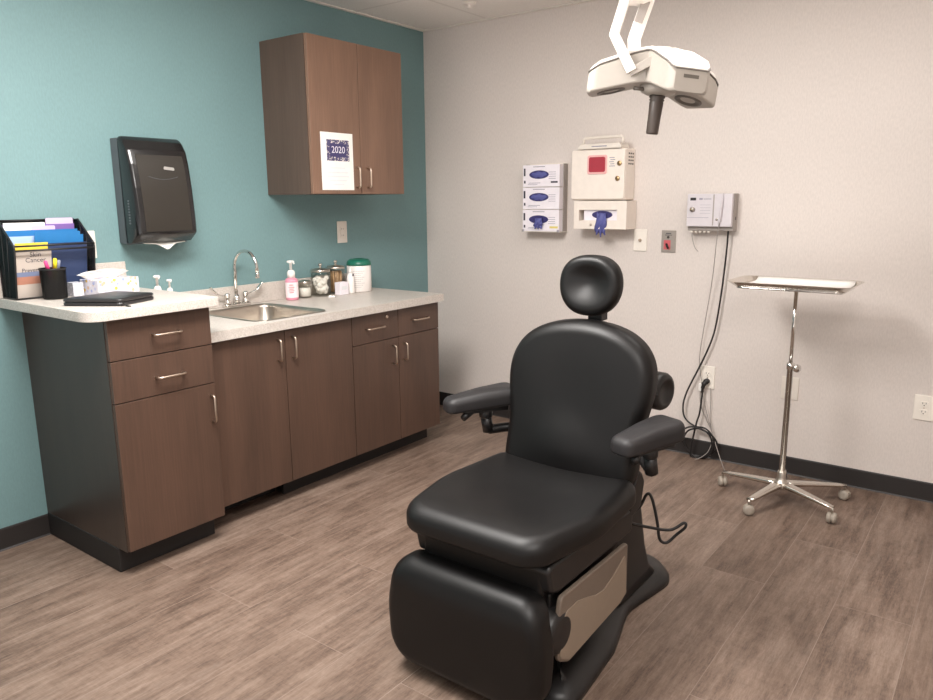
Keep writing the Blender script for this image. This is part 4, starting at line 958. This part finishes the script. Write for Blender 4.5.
def tilted(bm): bmesh.ops.transform(bm, matrix=TILT, verts=bm.verts[:]); return bm
bm = new()
for a in angs: lobe_sec(bm, a, [(-.02,.068,.034,-.058,.007),(.05,.068,.032,-.064,.007),(.085,.068,.022,-.070,.007),(.190,.067,-.018,-.098,.007),(.212,.063,-.032,-.104,.010),(.224,.050,-.040,-.102,.012)])
obj('shell', tilted(bm), 'lamp_grey', lt, bevel=.003, seg=2, angle=40)
bm = new()
for a in angs: lobe_sec(bm, a, [(-.02,.0695,.037,.033,.001),(.05,.0695,.035,.031,.001),(.085,.0695,.025,.021,.001),(.190,.0685,-.015,-.019,.001),(.212,.0645,-.029,-.033,.001),(.2255,.0515,-.037,-.041,.001)])
obj('gasket', tilted(bm), 'lamp_dark', lt)
bm = new()
for a in angs: lobe_sec(bm, a, [(-.02,.067,.046,.036,.004),(.05,.066,.045,.034,.004),(.085,.065,.036,.024,.004),(.190,.064,-.004,-.016,.003),(.212,.060,-.022,-.030,.002),(.222,.048,-.033,-.038,.002)])
obj('top_cover', tilted(bm), 'lamp_white', lt, bevel=.002)
for a in angs:
    d = Vector((math.cos(a), math.sin(a), 0)); c = hub+d*.150; bm = new(); ax = Vector((d.x*-.27, d.y*-.27, -1)); lathe(bm, [(.046,0),(.046,.004),(.036,.006),(.032,.002),(.001,.001)], c+Vector((0,0,-.0855)), ax, 24); obj('lens_ring', tilted(bm), 'lamp_dark', lt, True)
d = Vector((math.cos(angs[1]), math.sin(angs[1]), 0)); s = Vector((-d.y, d.x, 0)); c = hub+d*.2235+Vector((0,0,-.058)); bm = new()
vs = [bm.verts.new(c+s*u+Vector((0,0,v))+d*w) for w in (-.003,.0012) for u, v in ((-.024,-.005),(.024,-.005),(.024,.005),(-.024,.005))]
for f in ((0,1,2,3),(7,6,5,4),(0,4,5,1),(1,5,6,2),(2,6,7,3),(3,7,4,0)): bm.faces.new([vs[i] for i in f])
obj('vent', tilted(bm), 'lamp_dark', lt)
bm = new(); lathe(bm, [(.001,-.050),(.056,-.054),(.060,-.070),(.054,-.084),(.036,-.092),(.001,-.092)], hub, seg=28); obj('handle_collar', tilted(bm), 'lamp_grey', lt, True)
bm = new(); tube(bm, [hub-RR*.045-FF*.03+UU*-.078, hub-RR*.075-FF*.045+UU*-.080], .006, 10); obj('latch', tilted(bm), 'lamp_dark', lt, True)
bm = new()
lathe(bm, [(.024,0),(.026,.006),(.021,.010),(.025,.014),(.021,.018),(.0225,.022),(.0205,.065),(.0195,.116),(.018,.120)], hub+UU*-.092, (0,0,-1), 22); obj('handle', tilted(bm), 'handle_brown', lt, True)
# fork arm
def strap(bm, P, w, th, wdir):
    wdir = Vector(wdir).normalized(); rows = []
    P = [Vector(p) for p in P]
    for i, p in enumerate(P):
        t_ = (P[min(i+1,len(P)-1)]-P[max(i-1,0)]).normalized(); ww = (wdir-t_*wdir.dot(t_)).normalized(); nn = t_.cross(ww)
        rows.append([bm.verts.new(p+ww*a*w+nn*b*th) for a, b in ((-1,-1),(1,-1),(1,1),(-1,1))])
    for a, b in zip(rows, rows[1:]):
        for k in range(4): bm.faces.new((a[k], a[(k+1)%4], b[(k+1)%4], b[k]))
    bm.faces.new(rows[0][::-1]); bm.faces.new(rows[-1])
def LP(r, u, f): return hub+RR*r+UU*u+FF*f
bm = new()
strap(bm, [LP(-.112,.215,-.055), LP(-.148,.085,-.085), LP(-.090,-.028,-.092)], .016, .007, RR); obj('fork_arm', bm, 'lamp_white', lt, bevel=.003)
bm = new()
strap(bm, [LP(-.050,.215,.05), LP(-.092,.100,.085), LP(-.085,-.010,.092)], .021, .008, RR+FF*.4); obj('fork_arm', bm, 'lamp_white', lt, bevel=.003)
bm = new(); strap(bm, [LP(-.098,-.030,-.084), LP(-.055,-.010,-.086), LP(-.012,.012,-.086)], .013, .007, UU); tube(bm, [LP(-.012,.010,-.098), LP(-.004,.010,-.050)], .013, 14); obj('pivot_link', bm, 'lamp_grey', lt, bevel=.002)
bm = new(); prism(bm, fillet([(-.142,.205),(-.075,.195),(-.044,.205),(-.040,.250),(-.075,.270),(-.138,.262)], .014, 4), -.060, .075, lambda u, v, d: LP(u+.010, v, d)); obj('elbow', bm, 'lamp_white', lt, bevel=.006, seg=3)
bm = new(); strap(bm, [LP(-.056,.205,.030), LP(-.080,.145,.050)], .014, .003, RR); obj('warning_plate', bm, 'device_side', lt, bevel=.001)
boom = LP(-.095,.236,.01); post = Vector((1.72,-2.30,H))
b2 = Vector((post.x, post.y, 2.215))
bm = new(); tube(bm, [boom, boom.lerp(b2,.2)+Vector((0,0,.004)), b2], [.030,.026,.032], 14); obj('boom_arm', bm, 'lamp_white', lt, True)
bm = new(); lathe(bm, [(.036,0),(.036,.012),(.030,.02),(.030,.13),(.12,.16),(.12,.2395)], (post.x, post.y, 2.215), seg=26); obj('ceiling_mount', bm, 'lamp_white', lt, True)

# sprinkler on the ceiling
t = thing('fire_sprinkler', 'small white sprinkler head on the ceiling near the corner', 'sprinkler', (.640, -.370, H-.05))
bm = new(); lathe(bm, [(.036,0),(.036,-.004),(.022,-.010),(.012,-.012)], (.640,-.370,H-.0005), seg=24); obj('escutcheon', bm, 'lamp_white', t, True)
bm = new(); lathe(bm, [(.011,-.010),(.011,-.016),(.006,-.018),(.006,-.022),(.018,-.024),(.018,-.026)], (.640,-.370,H), seg=20); obj('head', bm, 'lamp_white', t, True)

# ------------------------------------------------------------------ lights, camera
def area(name, loc, sx, sy, w, col=(1,.965,.932), rot=(0,0,0)):
    l = bpy.data.lights.new(name, 'AREA'); l.shape = 'RECTANGLE'; l.size = sx; l.size_y = sy; l.energy = w; l.color = col
    o = bpy.data.objects.new(name, l); C.objects.link(o); o.location = loc; o.rotation_euler = rot; return o
area('ceiling_troffer', (1.50, -2.62, H-.012), .6, 1.2, 108)
area('ceiling_troffer', (2.45, -1.25, H-.012), 1.2, .6, 17)
area('ceiling_troffer', (3.30, -3.60, H-.012), .6, 1.2, 50)
w = bpy.data.worlds.new('world'); bpy.context.scene.world = w; w.use_nodes = True
wn = w.node_tree; bg = wn.nodes['Background']; bg.inputs[0].default_value = (1,.975,.95,1)
tc = N(wn, 'ShaderNodeTexCoord'); sx = N(wn, 'ShaderNodeSeparateXYZ'); wn.links.new(tc.outputs['Generated'], sx.inputs[0])
mr = N(wn, 'ShaderNodeMapRange', interpolation_type='SMOOTHSTEP'); wn.links.new(sx.outputs[2], mr.inputs[0])
for k_, v_ in zip((1,2,3,4), (-.20, .08, 2.6, .38)): mr.inputs[k_].default_value = v_
wn.links.new(mr.outputs[0], bg.inputs[1])

cam = bpy.data.cameras.new('camera'); co = bpy.data.objects.new('camera', cam); C.objects.link(co)
yaw, pitch, roll = .6436, -.2004, -.0089
F = Vector((-math.sin(yaw)*math.cos(pitch), math.cos(yaw)*math.cos(pitch), math.sin(pitch)))
r0 = Vector((math.cos(yaw), math.sin(yaw), 0)); u0 = r0.cross(F)
c, s = math.cos(roll), math.sin(roll)
r = r0*c+u0*s; u = -r0*s+u0*c
mw = Matrix(((r.x,u.x,-F.x,3.2292),(r.y,u.y,-F.y,-3.8728),(r.z,u.z,-F.z,1.3964),(0,0,0,1)))
co.matrix_world = mw
cam.sensor_fit = 'HORIZONTAL'; cam.sensor_width = 36; cam.lens = 739.2253/933*36; cam.clip_start = .02; cam.clip_end = 50
sc = bpy.context.scene; sc.camera = co
sc.view_settings.view_transform = 'Standard'; sc.view_settings.look = 'None'; sc.view_settings.exposure = 0; sc.view_settings.gamma = 1
sc.cycles.use_denoising = True
sc.cycles.max_bounces = 10; sc.cycles.diffuse_bounces = 6; sc.cycles.transparent_max_bounces = 16
